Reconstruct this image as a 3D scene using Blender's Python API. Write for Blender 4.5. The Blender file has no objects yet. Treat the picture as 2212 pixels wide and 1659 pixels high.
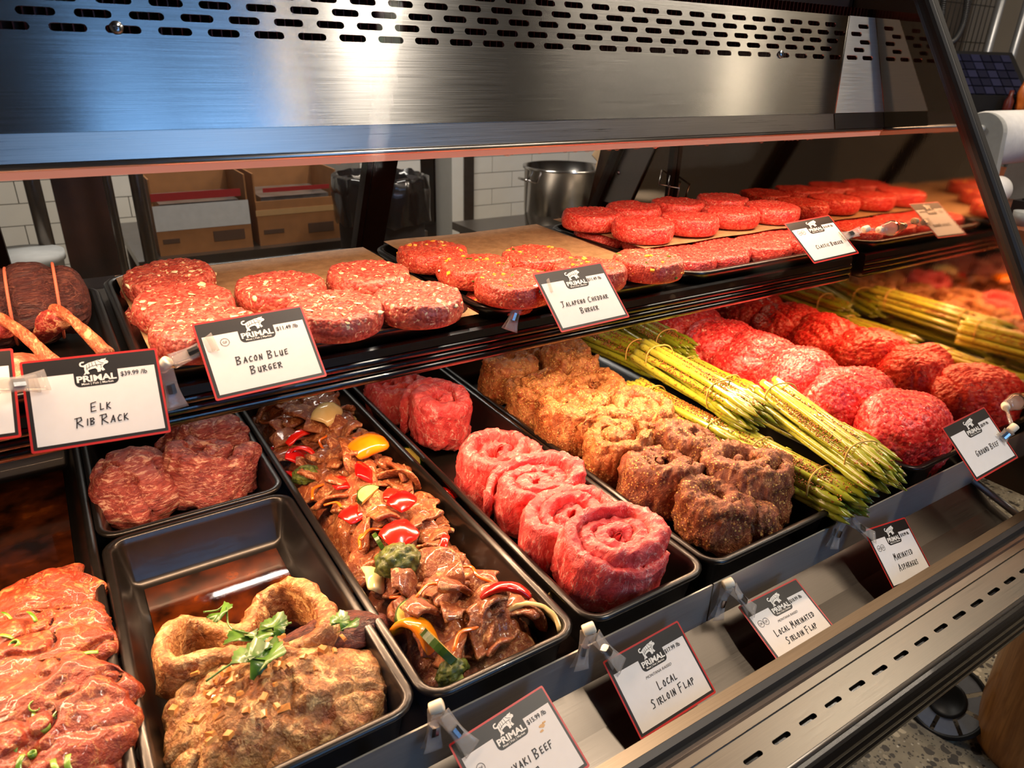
import bpy, math, random
import numpy as np
from mathutils import Matrix, Vector

# ------------------------------------------------------------------ camera, world, lights, exposure
# Metres. The origin is the camera's eye; the shop floor lies 1.45 m below it.
# X runs along the display case, Y into it (away from the customer), Z up.
SC = bpy.context.scene
COL = SC.collection
FPX, CX, CY = 1543.0, 1106.0, 829.5
_vx = np.array([3710 - CX, 198 - CY, FPX]); _vx /= np.linalg.norm(_vx)
_vz = np.array([1008 - CX, 4200 - CY, FPX])
_zd = _vz - _vx * np.dot(_vx, _vz); _zd /= np.linalg.norm(_zd)
_yy = np.cross(-_zd, _vx)
RW = np.array([_vx, _yy, -_zd])            # image axes (right, down, forward) -> world

cam = bpy.data.cameras.new('camera'); cam_o = bpy.data.objects.new('camera', cam); COL.objects.link(cam_o)
cam.sensor_width = 36.0; cam.lens = FPX / 2212.0 * 36.0
cam.clip_start = 0.02; cam.clip_end = 60
cam.dof.use_dof = True; cam.dof.focus_distance = 0.95; cam.dof.aperture_fstop = 9.0
_m = np.array([RW[:, 0], -RW[:, 1], -RW[:, 2]]).T
cam_o.matrix_world = Matrix([list(_m[0]) + [0], list(_m[1]) + [0], list(_m[2]) + [0], [0, 0, 0, 1]])
SC.camera = cam_o

world = bpy.data.worlds.new('world'); SC.world = world; world.use_nodes = True
_bg = world.node_tree.nodes['Background']
_bg.inputs[0].default_value = (0.24, 0.52, 1.0, 1); _bg.inputs[1].default_value = 3.4   # daylight beyond the shop window

def area(name, loc, size, sizey, power, color, rot):
    l = bpy.data.lights.new(name, 'AREA'); l.shape = 'RECTANGLE'; l.size = size; l.size_y = sizey
    l.energy = power; l.color = color
    o = bpy.data.objects.new(name, l); COL.objects.link(o); o.location = loc; o.rotation_euler = rot
    return o
# lamp strips of the case: one under the hood, one under the front edge of the shelf
WARM = (1.0, 0.64, 0.40)
hood_light = area('hood_strip_light', (0.35, 0.793, -0.1105), 1.76, 0.02, 7.6, WARM, (math.radians(-4), 0, 0))
shelf_light = area('shelf_strip_light', (0.35, 0.775, -0.367), 1.76, 0.014, 12.5, (1.0, 0.61, 0.35), (math.radians(-24), 0, 0))
# ceiling fixtures of the shop and the kitchen, plus an added aisle fill
area('shop_ceiling_light', (4.6, -1.2, 3.4), 2.2, 1.0, 42.0, (1.0, 0.84, 0.66), (0, 0, 0))
area('aisle_fill_light', (1.88, -0.8, 3.35), 0.12, 1.4, 105.0, (1.0, 0.86, 0.70), (0, 0, 0))  # added overhead fill for lower pans and cards, placed to suit the hood streak
area('kitchen_ceiling_light', (0.9, 2.9, 1.15), 1.2, 0.3, 30.0, (1.0, 0.93, 0.82), (0, 0, 0))
area('counter_ceiling_light', (3.0, 1.2, 1.9), 0.9, 0.3, 26.0, (1.0, 0.84, 0.66), (0, 0, 0))

SC.view_settings.view_transform = 'Standard'; SC.view_settings.look = 'None'
SC.view_settings.gamma = 1.0; SC.view_settings.use_curve_mapping = False
SC.view_settings.exposure = 0.12

# ------------------------------------------------------------------ placing helpers
def ray(px, py): return RW @ np.array([px - CX, py - CY, FPX])
def atz(px, py, z): d = ray(px, py); return d * (z / d[2])
def atx(px, py, x): d = ray(px, py); return d * (x / d[0])
def aty(px, py, y): d = ray(px, py); return d * (y / d[1])
def atd(px, py, dep): return ray(px, py) * dep / FPX

# ------------------------------------------------------------------ noise
def _hash(ix, iy, iz, seed):
    h = (ix.astype(np.int64) * 374761393 + iy.astype(np.int64) * 668265263 + iz.astype(np.int64) * 2147483647 + seed * 974711) & 0xFFFFFFFF
    h = ((h ^ (h >> 13)) * 1274126177) & 0xFFFFFFFF
    h = ((h ^ (h >> 16)) * 2246822519) & 0xFFFFFFFF
    return ((h ^ (h >> 15)) & 0xFFFFFF) / float(0x1000000)
def vnoise(P, seed=0):
    i = np.floor(P).astype(np.int64); f = P - i; f = f * f * (3 - 2 * f)
    r = 0
    for a in (0, 1):
        wa = f[:, 0] if a else 1 - f[:, 0]
        for b in (0, 1):
            wb = f[:, 1] if b else 1 - f[:, 1]
            for c in (0, 1):
                wc = f[:, 2] if c else 1 - f[:, 2]
                r = r + wa * wb * wc * _hash(i[:, 0] + a, i[:, 1] + b, i[:, 2] + c, seed)
    return r * 2 - 1
def fbm(P, seed=0, octv=3):
    r = 0; a = 1.0; t = 0
    for k in range(octv):
        r = r + a * vnoise(P * (2 ** k) + 17.3 * k, seed + k); t += a; a *= 0.5
    return r / t
def worley(P, seed=0):
    i = np.floor(P).astype(np.int64); f1 = np.full(len(P), 9.0); f2 = f1.copy()
    for a in (-1, 0, 1):
        for b in (-1, 0, 1):
            for c in (-1, 0, 1):
                x, y, z = i[:, 0] + a, i[:, 1] + b, i[:, 2] + c
                q = np.stack([x + _hash(x, y, z, seed), y + _hash(x, y, z, seed + 1), z + _hash(x, y, z, seed + 2)], 1)
                d = np.sqrt(((q - P) ** 2).sum(1))
                f2 = np.minimum(f2, np.maximum(f1, d)); f1 = np.minimum(f1, d)
    return f1, f2

# ------------------------------------------------------------------ mesh helpers
def mesh(name, V, F, smooth=True):
    m = bpy.data.meshes.new(name)
    m.from_pydata([tuple(v) for v in np.asarray(V, float)], [], [tuple(int(k) for k in f) for f in F])
    if smooth: m.polygons.foreach_set('use_smooth', [True] * len(m.polygons))
    m.update(); return m
def link(name, me, mat=None, parent=None, M=None):
    o = bpy.data.objects.new(name, me); COL.objects.link(o)
    if mat is not None and me is not None and not me.materials: me.materials.append(mat)
    if parent is not None: o.parent = parent
    if M is not None: o.matrix_local = M
    return o
def tag(o, label=None, cat=None, group=None, kind=None):
    if label: o['label'] = label
    if cat: o['category'] = cat
    if group: o['group'] = group
    if kind: o['kind'] = kind
    return o
def thing(name, label, cat, group=None, M=None):
    o = bpy.data.objects.new(name, None); COL.objects.link(o); o.empty_display_size = 0.02
    if M is not None: o.matrix_world = M
    return tag(o, label, cat, group)
def struct(name, me, mat, label=None):
    o = link(name, me, mat); o['kind'] = 'structure'
    if label: o['label'] = label
    return o
def TR(x, y, z, rx=0, ry=0, rz=0, s=1.0):
    M = Matrix.Translation((x, y, z)) @ Matrix.Rotation(rz, 4, 'Z') @ Matrix.Rotation(ry, 4, 'Y') @ Matrix.Rotation(rx, 4, 'X')
    if isinstance(s, (int, float)): s = (s, s, s)
    return M @ Matrix.Diagonal((s[0], s[1], s[2], 1))
def copy_tree(o, parent=None):
    c = o.copy(); COL.objects.link(c)
    if parent is not None: c.parent = parent
    for ch in o.children: copy_tree(ch, c)
    return c

class MB:
    def __init__(s): s.v = []; s.f = []
    def add(s, V, F):
        b = len(s.v); s.v += [tuple(float(x) for x in p) for p in V]; s.f += [tuple(int(k) + b for k in f) for f in F]; return s
    def box(s, x0, x1, y0, y1, z0, z1):
        V = [(x, y, z) for z in (z0, z1) for y in (y0, y1) for x in (x0, x1)]
        return s.add(V, [(0, 2, 3, 1), (4, 5, 7, 6), (0, 1, 5, 4), (2, 6, 7, 3), (0, 4, 6, 2), (1, 3, 7, 5)])
    def tube(s, path, rad, n=10):
        V, F = tube(path, rad, n); return s.add(V, F)
    def prism(s, prof, x0, x1):           # closed (y,z) profile extruded along X
        n = len(prof); V = [(x0, y, z) for y, z in prof] + [(x1, y, z) for y, z in prof]
        F = [(i, (i + 1) % n, n + (i + 1) % n, n + i) for i in range(n)]
        return s.add(V, F + [tuple(range(n))[::-1], tuple(range(n, 2 * n))])
    def lathe(s, prof, n=32, cx=0, cy=0):  # (r,z) profile round Z
        V = []; F = []
        for r, z in prof:
            for k in range(n):
                a = 2 * math.pi * k / n; V.append((cx + r * math.cos(a), cy + r * math.sin(a), z))
        for i in range(len(prof) - 1):
            for k in range(n):
                F.append((i * n + k, i * n + (k + 1) % n, (i + 1) * n + (k + 1) % n, (i + 1) * n + k))
        return s.add(V, F)
    def me(s, name, smooth=False): return mesh(name, s.v, s.f, smooth)

def frames(path, up=None):
    P = np.asarray(path, float); T = np.gradient(P, axis=0); T /= np.linalg.norm(T, axis=1)[:, None] + 1e-12
    n0 = np.array([0, 0, 1.0]) if up is None else np.asarray(up, float)
    if abs(np.dot(n0, T[0])) > 0.95: n0 = np.array([1.0, 0, 0])
    N = []
    for t in T:
        n0 = n0 - t * np.dot(n0, t); n0 /= np.linalg.norm(n0) + 1e-12; N.append(n0)
    N = np.array(N); return P, T, N, np.cross(T, N)
def tube(path, rad, n=10, up=None):
    P, T, N, B = frames(path, up); m = len(P); rad = np.broadcast_to(np.asarray(rad, float), (m,))
    a = np.arange(n) * 2 * np.pi / n
    V = (P[:, None, :] + rad[:, None, None] * (np.cos(a)[None, :, None] * N[:, None, :] + np.sin(a)[None, :, None] * B[:, None, :])).reshape(-1, 3)
    F = [(i * n + k, i * n + (k + 1) % n, (i + 1) * n + (k + 1) % n, (i + 1) * n + k) for i in range(m - 1) for k in range(n)]
    F += [tuple(range(n))[::-1], tuple(range((m - 1) * n, m * n))]
    return V, F
def ribbon(path, width, thick, nc=14, up=None, p=0.45, N=None):
    """A thick band: rounded-rectangle section (width along the side vector, thick along the normal)."""
    P, T, Nn, B = frames(path, up)
    if N is not None: Nn = N; B = np.cross(T, Nn); B /= np.linalg.norm(B, axis=1)[:, None] + 1e-12
    m = len(P); width = np.broadcast_to(np.asarray(width, float), (m,)); thick = np.broadcast_to(np.asarray(thick, float), (m,))
    a = np.arange(nc) * 2 * np.pi / nc
    c = np.sign(np.cos(a)) * np.abs(np.cos(a)) ** p; s_ = np.sign(np.sin(a)) * np.abs(np.sin(a)) ** p
    V = P[:, None, :] + (width[:, None] * c[None, :] * 0.5)[:, :, None] * B[:, None, :] + (thick[:, None] * s_[None, :] * 0.5)[:, :, None] * Nn[:, None, :]
    V = V.reshape(-1, 3)
    F = [(i * nc + k, i * nc + (k + 1) % nc, (i + 1) * nc + (k + 1) % nc, (i + 1) * nc + k) for i in range(m - 1) for k in range(nc)]
    F += [tuple(range(nc))[::-1], tuple(range((m - 1) * nc, m * nc))]
    return V, F
def normals(V, F):
    V = np.asarray(V, float); Fq = np.array([(f[0], f[1], f[2]) for f in F])
    n = np.cross(V[Fq[:, 1]] - V[Fq[:, 0]], V[Fq[:, 2]] - V[Fq[:, 0]])
    N = np.zeros_like(V)
    for k in range(4):
        idx = np.array([f[min(k, len(f) - 1)] for f in F]); np.add.at(N, idx, n)
    return N / (np.linalg.norm(N, axis=1)[:, None] + 1e-12)
def bezier(pts, n=24):
    """Catmull-Rom through the points."""
    p = [np.asarray(q, float) for q in pts]; p = [2 * p[0] - p[1]] + p + [2 * p[-1] - p[-2]]
    out = []
    segs = len(p) - 3
    for i in range(segs):
        m = max(2, n // segs)
        for k in range(m + (1 if i == segs - 1 else 0)):
            t = k / m; a, b, c, d = p[i:i + 4]
            out.append(0.5 * ((2 * b) + (c - a) * t + (2 * a - 5 * b + 4 * c - d) * t * t + (3 * b - a - 3 * c + d) * t ** 3))
    return np.array(out)

# ------------------------------------------------------------------ materials
def lin(r, g, b):
    f = lambda c: (c / 255.0 / 12.92) if c <= 10 else (((c / 255.0) + 0.055) / 1.055) ** 2.4
    return (f(r), f(g), f(b), 1.0)
class NT:
    def __init__(s, name):
        s.m = bpy.data.materials.new(name); s.m.use_nodes = True; s.t = s.m.node_tree
        s.b = s.t.nodes['Principled BSDF']; s.out = s.t.nodes['Material Output']; s._c = None
    def n(s, typ, **kw):
        x = s.t.nodes.new(typ)
        for k, v in kw.items():
            if k in x.inputs: x.inputs[k].default_value = v
            else: setattr(x, k, v)
        return x
    def l(s, a, b): s.t.links.new(a, b)
    def co(s, scale=(1, 1, 1), kind='Object', rot=(0, 0, 0), loc_random=0.0):
        tc = s.n('ShaderNodeTexCoord'); mp = s.n('ShaderNodeMapping')
        mp.inputs['Scale'].default_value = scale; mp.inputs['Rotation'].default_value = rot
        s.l(tc.outputs[kind], mp.inputs['Vector'])
        if loc_random:
            oi = s.n('ShaderNodeObjectInfo'); mul = s.n('ShaderNodeMath', operation='MULTIPLY'); mul.inputs[1].default_value = loc_random
            s.l(oi.outputs['Random'], mul.inputs[0]); s.l(mul.outputs[0], mp.inputs['Location'])
        return mp.outputs[0]
    def noise(s, vec, scale, detail=3, rough=0.55, dist=0.0):
        x = s.n('ShaderNodeTexNoise'); x.inputs['Scale'].default_value = scale; x.inputs['Detail'].default_value = detail
        x.inputs['Roughness'].default_value = rough; x.inputs['Distortion'].default_value = dist; s.l(vec, x.inputs['Vector']); return x.outputs['Fac']
    def vor(s, vec, scale, out='Distance', feature='F1', rand=1.0):
        x = s.n('ShaderNodeTexVoronoi'); x.feature = feature; x.inputs['Scale'].default_value = scale; x.inputs['Randomness'].default_value = rand
        s.l(vec, x.inputs['Vector']); return x.outputs[out]
    def ramp(s, fac, stops):
        x = s.n('ShaderNodeValToRGB'); e = x.color_ramp.elements
        while len(e) < len(stops): e.new(0.5)
        for k, (p, c) in enumerate(stops):
            e[k].position = p; e[k].color = c if len(c) == 4 else tuple(c) + (1,)
        s.l(fac, x.inputs['Fac']); return x.outputs['Color']
    def mix(s, fac, a, b, blend='MIX'):
        x = s.n('ShaderNodeMix', data_type='RGBA'); x.blend_type = blend
        for sock, v in ((x.inputs[0], fac), (x.inputs[6], a), (x.inputs[7], b)):
            if isinstance(v, (int, float)): sock.default_value = v
            elif isinstance(v, tuple): sock.default_value = v
            else: s.l(v, sock)
        return x.outputs[2]
    def math(s, op, a, b=0.0):
        x = s.n('ShaderNodeMath', operation=op)
        for sock, v in ((x.inputs[0], a), (x.inputs[1], b)):
            if isinstance(v, (int, float)): sock.default_value = v
            else: s.l(v, sock)
        return x.outputs[0]
    def bump(s, h, strength=0.3, dist=0.002, prev=None):
        x = s.n('ShaderNodeBump'); x.inputs['Strength'].default_value = strength; x.inputs['Distance'].default_value = dist
        s.l(h, x.inputs['Height'])
        if prev is not None: s.l(prev, x.inputs['Normal'])
        return x.outputs[0]
    def set(s, **kw):
        names = dict(color='Base Color', rough='Roughness', metal='Metallic', coat='Coat Weight', coatr='Coat Roughness', spec='Specular IOR Level',
                     normal='Normal', aniso='Anisotropic', sss='Subsurface Weight', emit='Emission Color', emits='Emission Strength', trans='Transmission Weight', ior='IOR')
        for k, v in kw.items():
            i = s.b.inputs[names[k]]
            if hasattr(v, 'is_linked') or isinstance(v, bpy.types.NodeSocket): s.l(v, i)
            else: i.default_value = v
        return s
def plain(name, rgb, rough=0.5, metal=0.0, coat=0.0, var=0.06, scale=40, bump=0.0):
    """One colour with a slight unevenness."""
    t = NT(name); v = t.co(); c = lin(*rgb)
    n = t.noise(v, scale, 4)
    col = t.ramp(n, [(0.3, tuple(max(0, x * (1 - var)) for x in c[:3])), (0.7, tuple(min(1, x * (1 + var)) for x in c[:3]))])
    t.set(color=col, rough=rough, metal=metal, coat=coat)
    if bump: t.set(normal=t.bump(n, bump, 0.001))
    return t.m
MAT = {}
def raw_meat(key, tones, fat, fat_amt, cell, gloss=0.42, coat=0.12, grain=(1, 1, 1), bumpd=0.0012):
    """Ground meat: pebbles of several reds with pale fat flecks."""
    t = NT(key); v = t.co(grain, loc_random=3.0)
    c = t.vor(v, cell, 'Color'); sep = t.n('ShaderNodeSeparateColor'); t.l(c, sep.inputs[0])
    base = t.ramp(sep.outputs[0], [(0.0, lin(*tones[0])), (0.5, lin(*tones[1])), (1.0, lin(*tones[2]))])
    big = t.noise(v, 26, 3); base = t.mix(t.math('MULTIPLY', big, 0.55), base, lin(*tones[0]))
    fl = t.ramp(t.noise(v, cell * 0.62, 2, 0.5, 0.6), [(fat_amt, (0, 0, 0, 1)), (fat_amt + 0.07, (1, 1, 1, 1))])
    col = t.mix(fl, base, lin(*fat))
    d = t.vor(v, cell, 'Distance')
    t.set(color=col, rough=gloss, coat=coat, coatr=0.22, spec=0.45, normal=t.bump(t.math('MULTIPLY', d, -1.0), 0.75, bumpd))
    MAT[key] = t.m
def muscle(key, dark, mid, pale, fat, fat_pos=0.62, stretch=(1, 1, 6), scale=60, gloss=0.42, coat=0.2, seeds=None, bumpd=0.004, spice=None, vein=0.03, cells=0, wet=False):
    """Whole-muscle meat: streaked lean with pale marbling, optional specks of seasoning."""
    t = NT(key); v = t.co(stretch, loc_random=5.0); v1 = t.co((1, 1, 1), loc_random=5.0)
    n1 = t.noise(v, scale, 6, 0.65, 0.5); n2 = t.noise(v, scale * 3.2, 5, 0.65, 0.3); n3 = t.noise(v, scale * 0.7, 4, 0.6, 1.2); n4 = t.noise(v1, scale * 9, 3, 0.6)
    f = t.math('ADD', t.math('MULTIPLY', n1, 0.55), t.math('MULTIPLY', n2, 0.45))
    base = t.ramp(f, [(0.36, lin(*dark)), (0.5, lin(*mid)), (0.64, lin(*pale))])
    fm = t.ramp(n1, [(fat_pos, (0, 0, 0, 1)), (fat_pos + 0.05, (1, 1, 1, 1))])
    vn = t.ramp(t.math('ABSOLUTE', t.math('SUBTRACT', n3, 0.5)), [(0.0, (1, 1, 1, 1)), (vein, (0, 0, 0, 1))])
    vm = t.ramp(n2, [(0.42, (0, 0, 0, 1)), (0.56, (1, 1, 1, 1))])
    fm = t.math('MAXIMUM', fm, t.math('MULTIPLY', vn, t.math('MULTIPLY', vm, 0.8)))
    h = t.math('ADD', t.math('ADD', n1, t.math('MULTIPLY', n2, 0.7)), t.math('MULTIPLY', n4, 0.30))
    nb = t.bump(h, 0.8, bumpd)
    col = base
    if spice:
        sp = t.ramp(t.noise(v1, 22, 5, 0.65, 0.5), [(0.40, (0, 0, 0, 1)), (0.60, (1, 1, 1, 1))])
        col = t.mix(t.math('MULTIPLY', sp, 0.7), col, lin(*spice))
    col = t.mix(fm, col, lin(*fat))
    if seeds:
        dv = t.vor(v1, 240, 'Distance'); msk = t.ramp(dv, [(0.30, (1, 1, 1, 1)), (0.40, (0, 0, 0, 1))])
        pick = t.ramp(t.noise(v1, 40, 4), [(0.42, (0, 0, 0, 1)), (0.54, (1, 1, 1, 1))])
        msk = t.mix(1.0, msk, pick, 'MULTIPLY')
        cv = t.vor(v1, 240, 'Color'); sc = t.n('ShaderNodeSeparateColor'); t.l(cv, sc.inputs[0])
        col = t.mix(msk, col, t.ramp(sc.outputs[0], [(0.0, lin(*seeds[0])), (0.5, lin(*seeds[1])), (1.0, lin(*seeds[2]))]))
        nb = t.bump(msk, 0.9, 0.0016, nb)
    if cells:
        wv = t.n('ShaderNodeVectorMath', operation='MULTIPLY_ADD'); nzc = t.n('ShaderNodeTexNoise'); nzc.inputs['Scale'].default_value = 60; t.l(v1, nzc.inputs['Vector']); t.l(nzc.outputs['Color'], wv.inputs[0]); wv.inputs[1].default_value = (.022, .022, .022); t.l(v1, wv.inputs[2])
        ed = t.vor(wv.outputs[0], cells, 'Distance', 'DISTANCE_TO_EDGE'); ck = t.ramp(ed, [(0.0, (1, 1, 1, 1)), (0.10, (0, 0, 0, 1))])
        cc_ = t.vor(v1, cells, 'Color'); sp_ = t.n('ShaderNodeSeparateColor'); t.l(cc_, sp_.inputs[0])
        col = t.mix(t.math('MULTIPLY', sp_.outputs[0], 0.35), col, lin(*fat)); col = t.mix(t.math('MULTIPLY', ck, t.math('MULTIPLY', n1, 0.6)), col, lin(*dark))
        nb = t.bump(t.ramp(ed, [(0.0, (0, 0, 0, 1)), (0.25, (1, 1, 1, 1))]), 0.35, 0.002, nb)
    t.set(color=col, rough=gloss, coat=coat, coatr=0.10 if wet else 0.22, spec=0.4, normal=nb)
    if not wet: t.l(nb, t.b.inputs['Coat Normal'])
    MAT[key] = t.m
raw_meat('beef_ground', [(178, 24, 28), (224, 52, 50), (240, 108, 94)], (252, 186, 158), 0.665, 210)
raw_meat('beef_classic', [(190, 44, 40), (226, 74, 62), (240, 122, 100)], (250, 196, 166), 0.645, 300)
raw_meat('beef_bacon', [(156, 54, 46), (198, 90, 74), (220, 126, 102)], (244, 208, 160), 0.615, 260)
raw_meat('beef_jalapeno', [(164, 48, 38), (200, 80, 60), (220, 112, 84)], (248, 196, 146), 0.635, 300)
muscle('sirloin', (198, 44, 50), (224, 78, 76), (238, 116, 108), (252, 200, 184), 0.675, (1, 1, 0.55), 46, 0.34, 0.3, vein=0.020)
muscle('sirloin_marinated', (96, 40, 16), (152, 78, 34), (190, 120, 60), (216, 164, 100), 0.62, (1, 1, 0.6), 55, 0.5, 0.10,
       seeds=[(96, 40, 14), (226, 166, 74), (248, 210, 130)], spice=(150, 62, 26), cells=60)
muscle('sirloin_seared', (74, 34, 20), (126, 68, 40), (166, 100, 58), (196, 138, 90), 0.64, (1, 1, 0.6), 55, 0.5, 0.10,
       seeds=[(84, 36, 14), (200, 136, 64), (232, 188, 110)], spice=(112, 48, 26))
muscle('cheek', (104, 34, 32), (156, 66, 56), (194, 108, 88), (228, 176, 144), 0.58, (0.6, 1, 2.4), 52, 0.4, 0.25)
muscle('flank', (84, 40, 18), (162, 98, 50), (216, 156, 92), (240, 196, 132), 0.565, (1, 1, 1), 50, 0.40, 0.22, spice=(132, 62, 24), cells=95)
muscle('flank_dark', (52, 22, 20), (88, 42, 34), (136, 68, 48), (176, 104, 70), 0.66, (1, 4, 1), 50, 0.4, 0.25)
muscle('kalbi', (84, 30, 18), (138, 62, 36), (172, 92, 56), (206, 140, 84), 0.62, (1, 1, 1), 46, 0.38, 0.25, spice=(156, 52, 30), wet=True)
muscle('teriyaki', (92, 40, 16), (150, 80, 40), (188, 120, 70), (222, 170, 114), 0.62, (1, 1, 1), 58, 0.32, 0.5, spice=(128, 54, 18), bumpd=0.004, wet=True)
muscle('elk_loin', (44, 18, 18), (74, 34, 30), (108, 60, 48), (140, 88, 68), 0.72, (1, 5, 5), 34, 0.4, 0.2, bumpd=0.005)
muscle('elk_flesh', (110, 24, 22), (166, 54, 44), (200, 94, 70), (238, 178, 124), 0.55, (1, 1, 1), 60, 0.4, 0.25)
muscle('rib_bone', (150, 56, 36), (196, 108, 68), (220, 150, 98), (236, 186, 132), 0.58, (3, 0.6, 3), 44, 0.42, 0.2)
muscle('pork_fat', (190, 92, 66), (216, 134, 96), (228, 160, 116), (240, 190, 146), 0.54, (1, 1, 1), 40, 0.4, 0.2)
def gloss_veg(key, a, b, rough=0.18, coat=0.7, scale=30, bump=0.0):
    t = NT(key); v = t.co(loc_random=4.0); n = t.noise(v, scale, 3)
    t.set(color=t.ramp(n, [(0.35, lin(*a)), (0.68, lin(*b))]), rough=rough, coat=coat, coatr=0.08)
    if bump: t.set(normal=t.bump(t.noise(v, scale * 5, 3), bump, 0.001))
    MAT[key] = t.m
gloss_veg('pepper_red', (190, 10, 8), (226, 34, 18)); gloss_veg('pepper_orange', (220, 110, 6), (240, 150, 20)); gloss_veg('pepper_yellow', (222, 160, 20), (240, 190, 50))
gloss_veg('onion_white', (220, 190, 120), (240, 222, 168)); gloss_veg('onion_red', (110, 14, 50), (168, 50, 84)); gloss_veg('carrot', (220, 84, 10), (240, 120, 30))
gloss_veg('zucchini_flesh', (206, 176, 70), (226, 204, 110), 0.3, 0.5, 50); gloss_veg('zucchini_skin', (26, 48, 12), (64, 92, 26), 0.25, 0.6, 60)
gloss_veg('broccoli_bud', (44, 56, 10), (96, 108, 28), 0.5, 0.2, 160, 0.6); gloss_veg('broccoli_stem', (136, 150, 64), (176, 184, 96), 0.4, 0.3)
gloss_veg('scallion', (70, 120, 24), (140, 176, 70), 0.3, 0.5, 50); gloss_veg('cilantro', (40, 84, 14), (92, 134, 40), 0.35, 0.35, 60)
gloss_veg('garlic', (186, 110, 48), (226, 164, 92), 0.32, 0.5, 60); gloss_veg('cheddar', (240, 168, 40), (250, 196, 84), 0.35, 0.3); gloss_veg('jalapeno', (60, 92, 16), (110, 134, 36), 0.3, 0.4)
gloss_veg('blue_cheese', (236, 206, 150), (248, 230, 190), 0.5, 0.1)
def asparagus_mat():
    t = NT('asparagus_spear'); v = t.co(loc_random=4.0); n = t.noise(v, 60, 3)
    tc = t.n('ShaderNodeTexCoord'); sep = t.n('ShaderNodeSeparateXYZ'); t.l(tc.outputs['Object'], sep.inputs[0])
    g = t.ramp(t.math('ADD', t.math('MULTIPLY', sep.outputs[1], 3.4), 0.5), [(0.05, lin(104, 116, 30)), (0.35, lin(160, 166, 40)), (1.0, lin(214, 206, 84))])
    col = t.mix(t.math('MULTIPLY', n, 0.5), g, lin(96, 112, 20))
    sp = t.ramp(t.noise(v, 240, 2, 0.5), [(0.62, (0, 0, 0, 1)), (0.67, (1, 1, 1, 1))])
    col = t.mix(sp, col, lin(120, 66, 18))
    t.set(color=col, rough=0.28, coat=0.55, coatr=0.12); MAT['asparagus'] = t.m
asparagus_mat()
MAT['seasoning'] = plain('seasoning_grain', (160, 92, 30), 0.5, 0, 0.2, 0.45, 300)
MAT['twine'] = plain('cotton_twine', (206, 166, 84), 0.8, 0, 0, 0.15, 600, 0.4)
MAT['butcher_string'] = plain('butcher_string', (206, 110, 80), 0.8, 0, 0, 0.15, 600, 0.4)
MAT['pan'] = plain('black_melamine', (19, 16, 14), 0.30, 0, 0.10, 0.2, 90, 0.03)
def paper_mat():
    t = NT('butcher_paper'); v = t.co((1, 1, 1)); n = t.noise(v, 60, 6, 0.65); f = t.noise(t.co((1, 6, 1)), 220, 3)
    t.set(color=t.ramp(t.math('ADD', t.math('MULTIPLY', n, 0.7), t.math('MULTIPLY', f, 0.3)), [(0.35, lin(150, 118, 80)), (0.65, lin(190, 156, 112))]), rough=0.62,
          normal=t.bump(n, 0.35, 0.002)); MAT['paper'] = t.m
paper_mat()
def brushed(key, base, rough, aniso, streak=1.0, tangent=True, metal=1.0):
    t = NT(key); v = t.co((10, 1100, 1100)); n = t.noise(v, 1.0, 3, 0.6)
    c = base
    t.set(color=t.ramp(n, [(0.3, tuple(x * (1 - 0.10 * streak) for x in c)), (0.7, tuple(min(1, x * (1 + 0.10 * streak)) for x in c))]), metal=metal,
          rough=t.ramp(n, [(0.2, (rough * 0.85,) * 3), (0.8, (rough * 1.15,) * 3)]), aniso=aniso, normal=t.bump(n, 0.05 * streak, 0.0003))
    if tangent:
        tg = t.n('ShaderNodeTangent'); tg.direction_type = 'UV_MAP'; t.l(tg.outputs[0], t.b.inputs['Tangent'])
        t.b.inputs['Anisotropic Rotation'].default_value = 0.25
    MAT[key] = t.m
brushed('steel_hood', (0.50, 0.50, 0.49), 0.21, 0.90)
brushed('steel_cap', (0.80, 0.77, 0.70), 0.50, 0.0, 0.6, False)
brushed('steel', (0.50, 0.47, 0.44), 0.30, 0.0, 1.0, False)
brushed('steel_dark', (0.13, 0.11, 0.09), 0.34, 0.0, 0.6, False)
brushed('steel_grille', (0.185, 0.172, 0.148), 0.36, 0.0, 0.8, False)
brushed('bronze', (0.20, 0.14, 0.09), 0.35, 0.0, 1.0, False)
def mirror_mat():
    t = NT('end_panel_mirror'); v = t.co((1, 1, 1)); s1 = t.noise(t.co((1, 60, 7), rot=(0.5, 0, 0)), 6, 5, 0.7); s2 = t.noise(v, 9, 4)
    sc = t.ramp(s1, [(0.60, (0, 0, 0, 1)), (0.72, (1, 1, 1, 1))]); sm = t.ramp(s2, [(0.45, (0, 0, 0, 1)), (0.75, (1, 1, 1, 1))])
    m = t.math('MULTIPLY', sc, sm)
    t.set(color=lin(186, 160, 134), metal=1.0, rough=t.math('ADD', t.math('MULTIPLY', m, 0.20), 0.012), normal=t.bump(s1, 0.012, 0.001)); MAT['mirror'] = t.m
mirror_mat()
MAT['black_trim'] = plain('black_anodised_trim', (14, 12, 11), 0.2, 0, 0.4, 0.1, 60)
MAT['rubber'] = plain('black_rubber', (26, 25, 25), 0.45, 0, 0, 0.12, 70)
MAT['rubber_grey'] = plain('dark_grey_rubber', (40, 40, 42), 0.4, 0, 0.1, 0.1, 70)
MAT['case_inside'] = plain('case_interior', (30, 16, 13), 0.5, 0, 0, 0.2, 30)
MAT['fin'] = plain('evaporator_fin', (62, 18, 12), 0.4, 0.3, 0, 0.2, 60)
MAT['frame_dark'] = plain('dark_bronze_frame', (40, 26, 20), 0.32, 0.5, 0, 0.15, 40)
MAT['glow_channel'] = NT('pink_glow_strip').set(color=lin(206, 130, 104), rough=0.3, coat=0.4, emit=(1.0, 0.36, 0.22, 1), emits=0.32).m  # pink light bounced from the meat, put in as colour and faint emission
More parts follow.
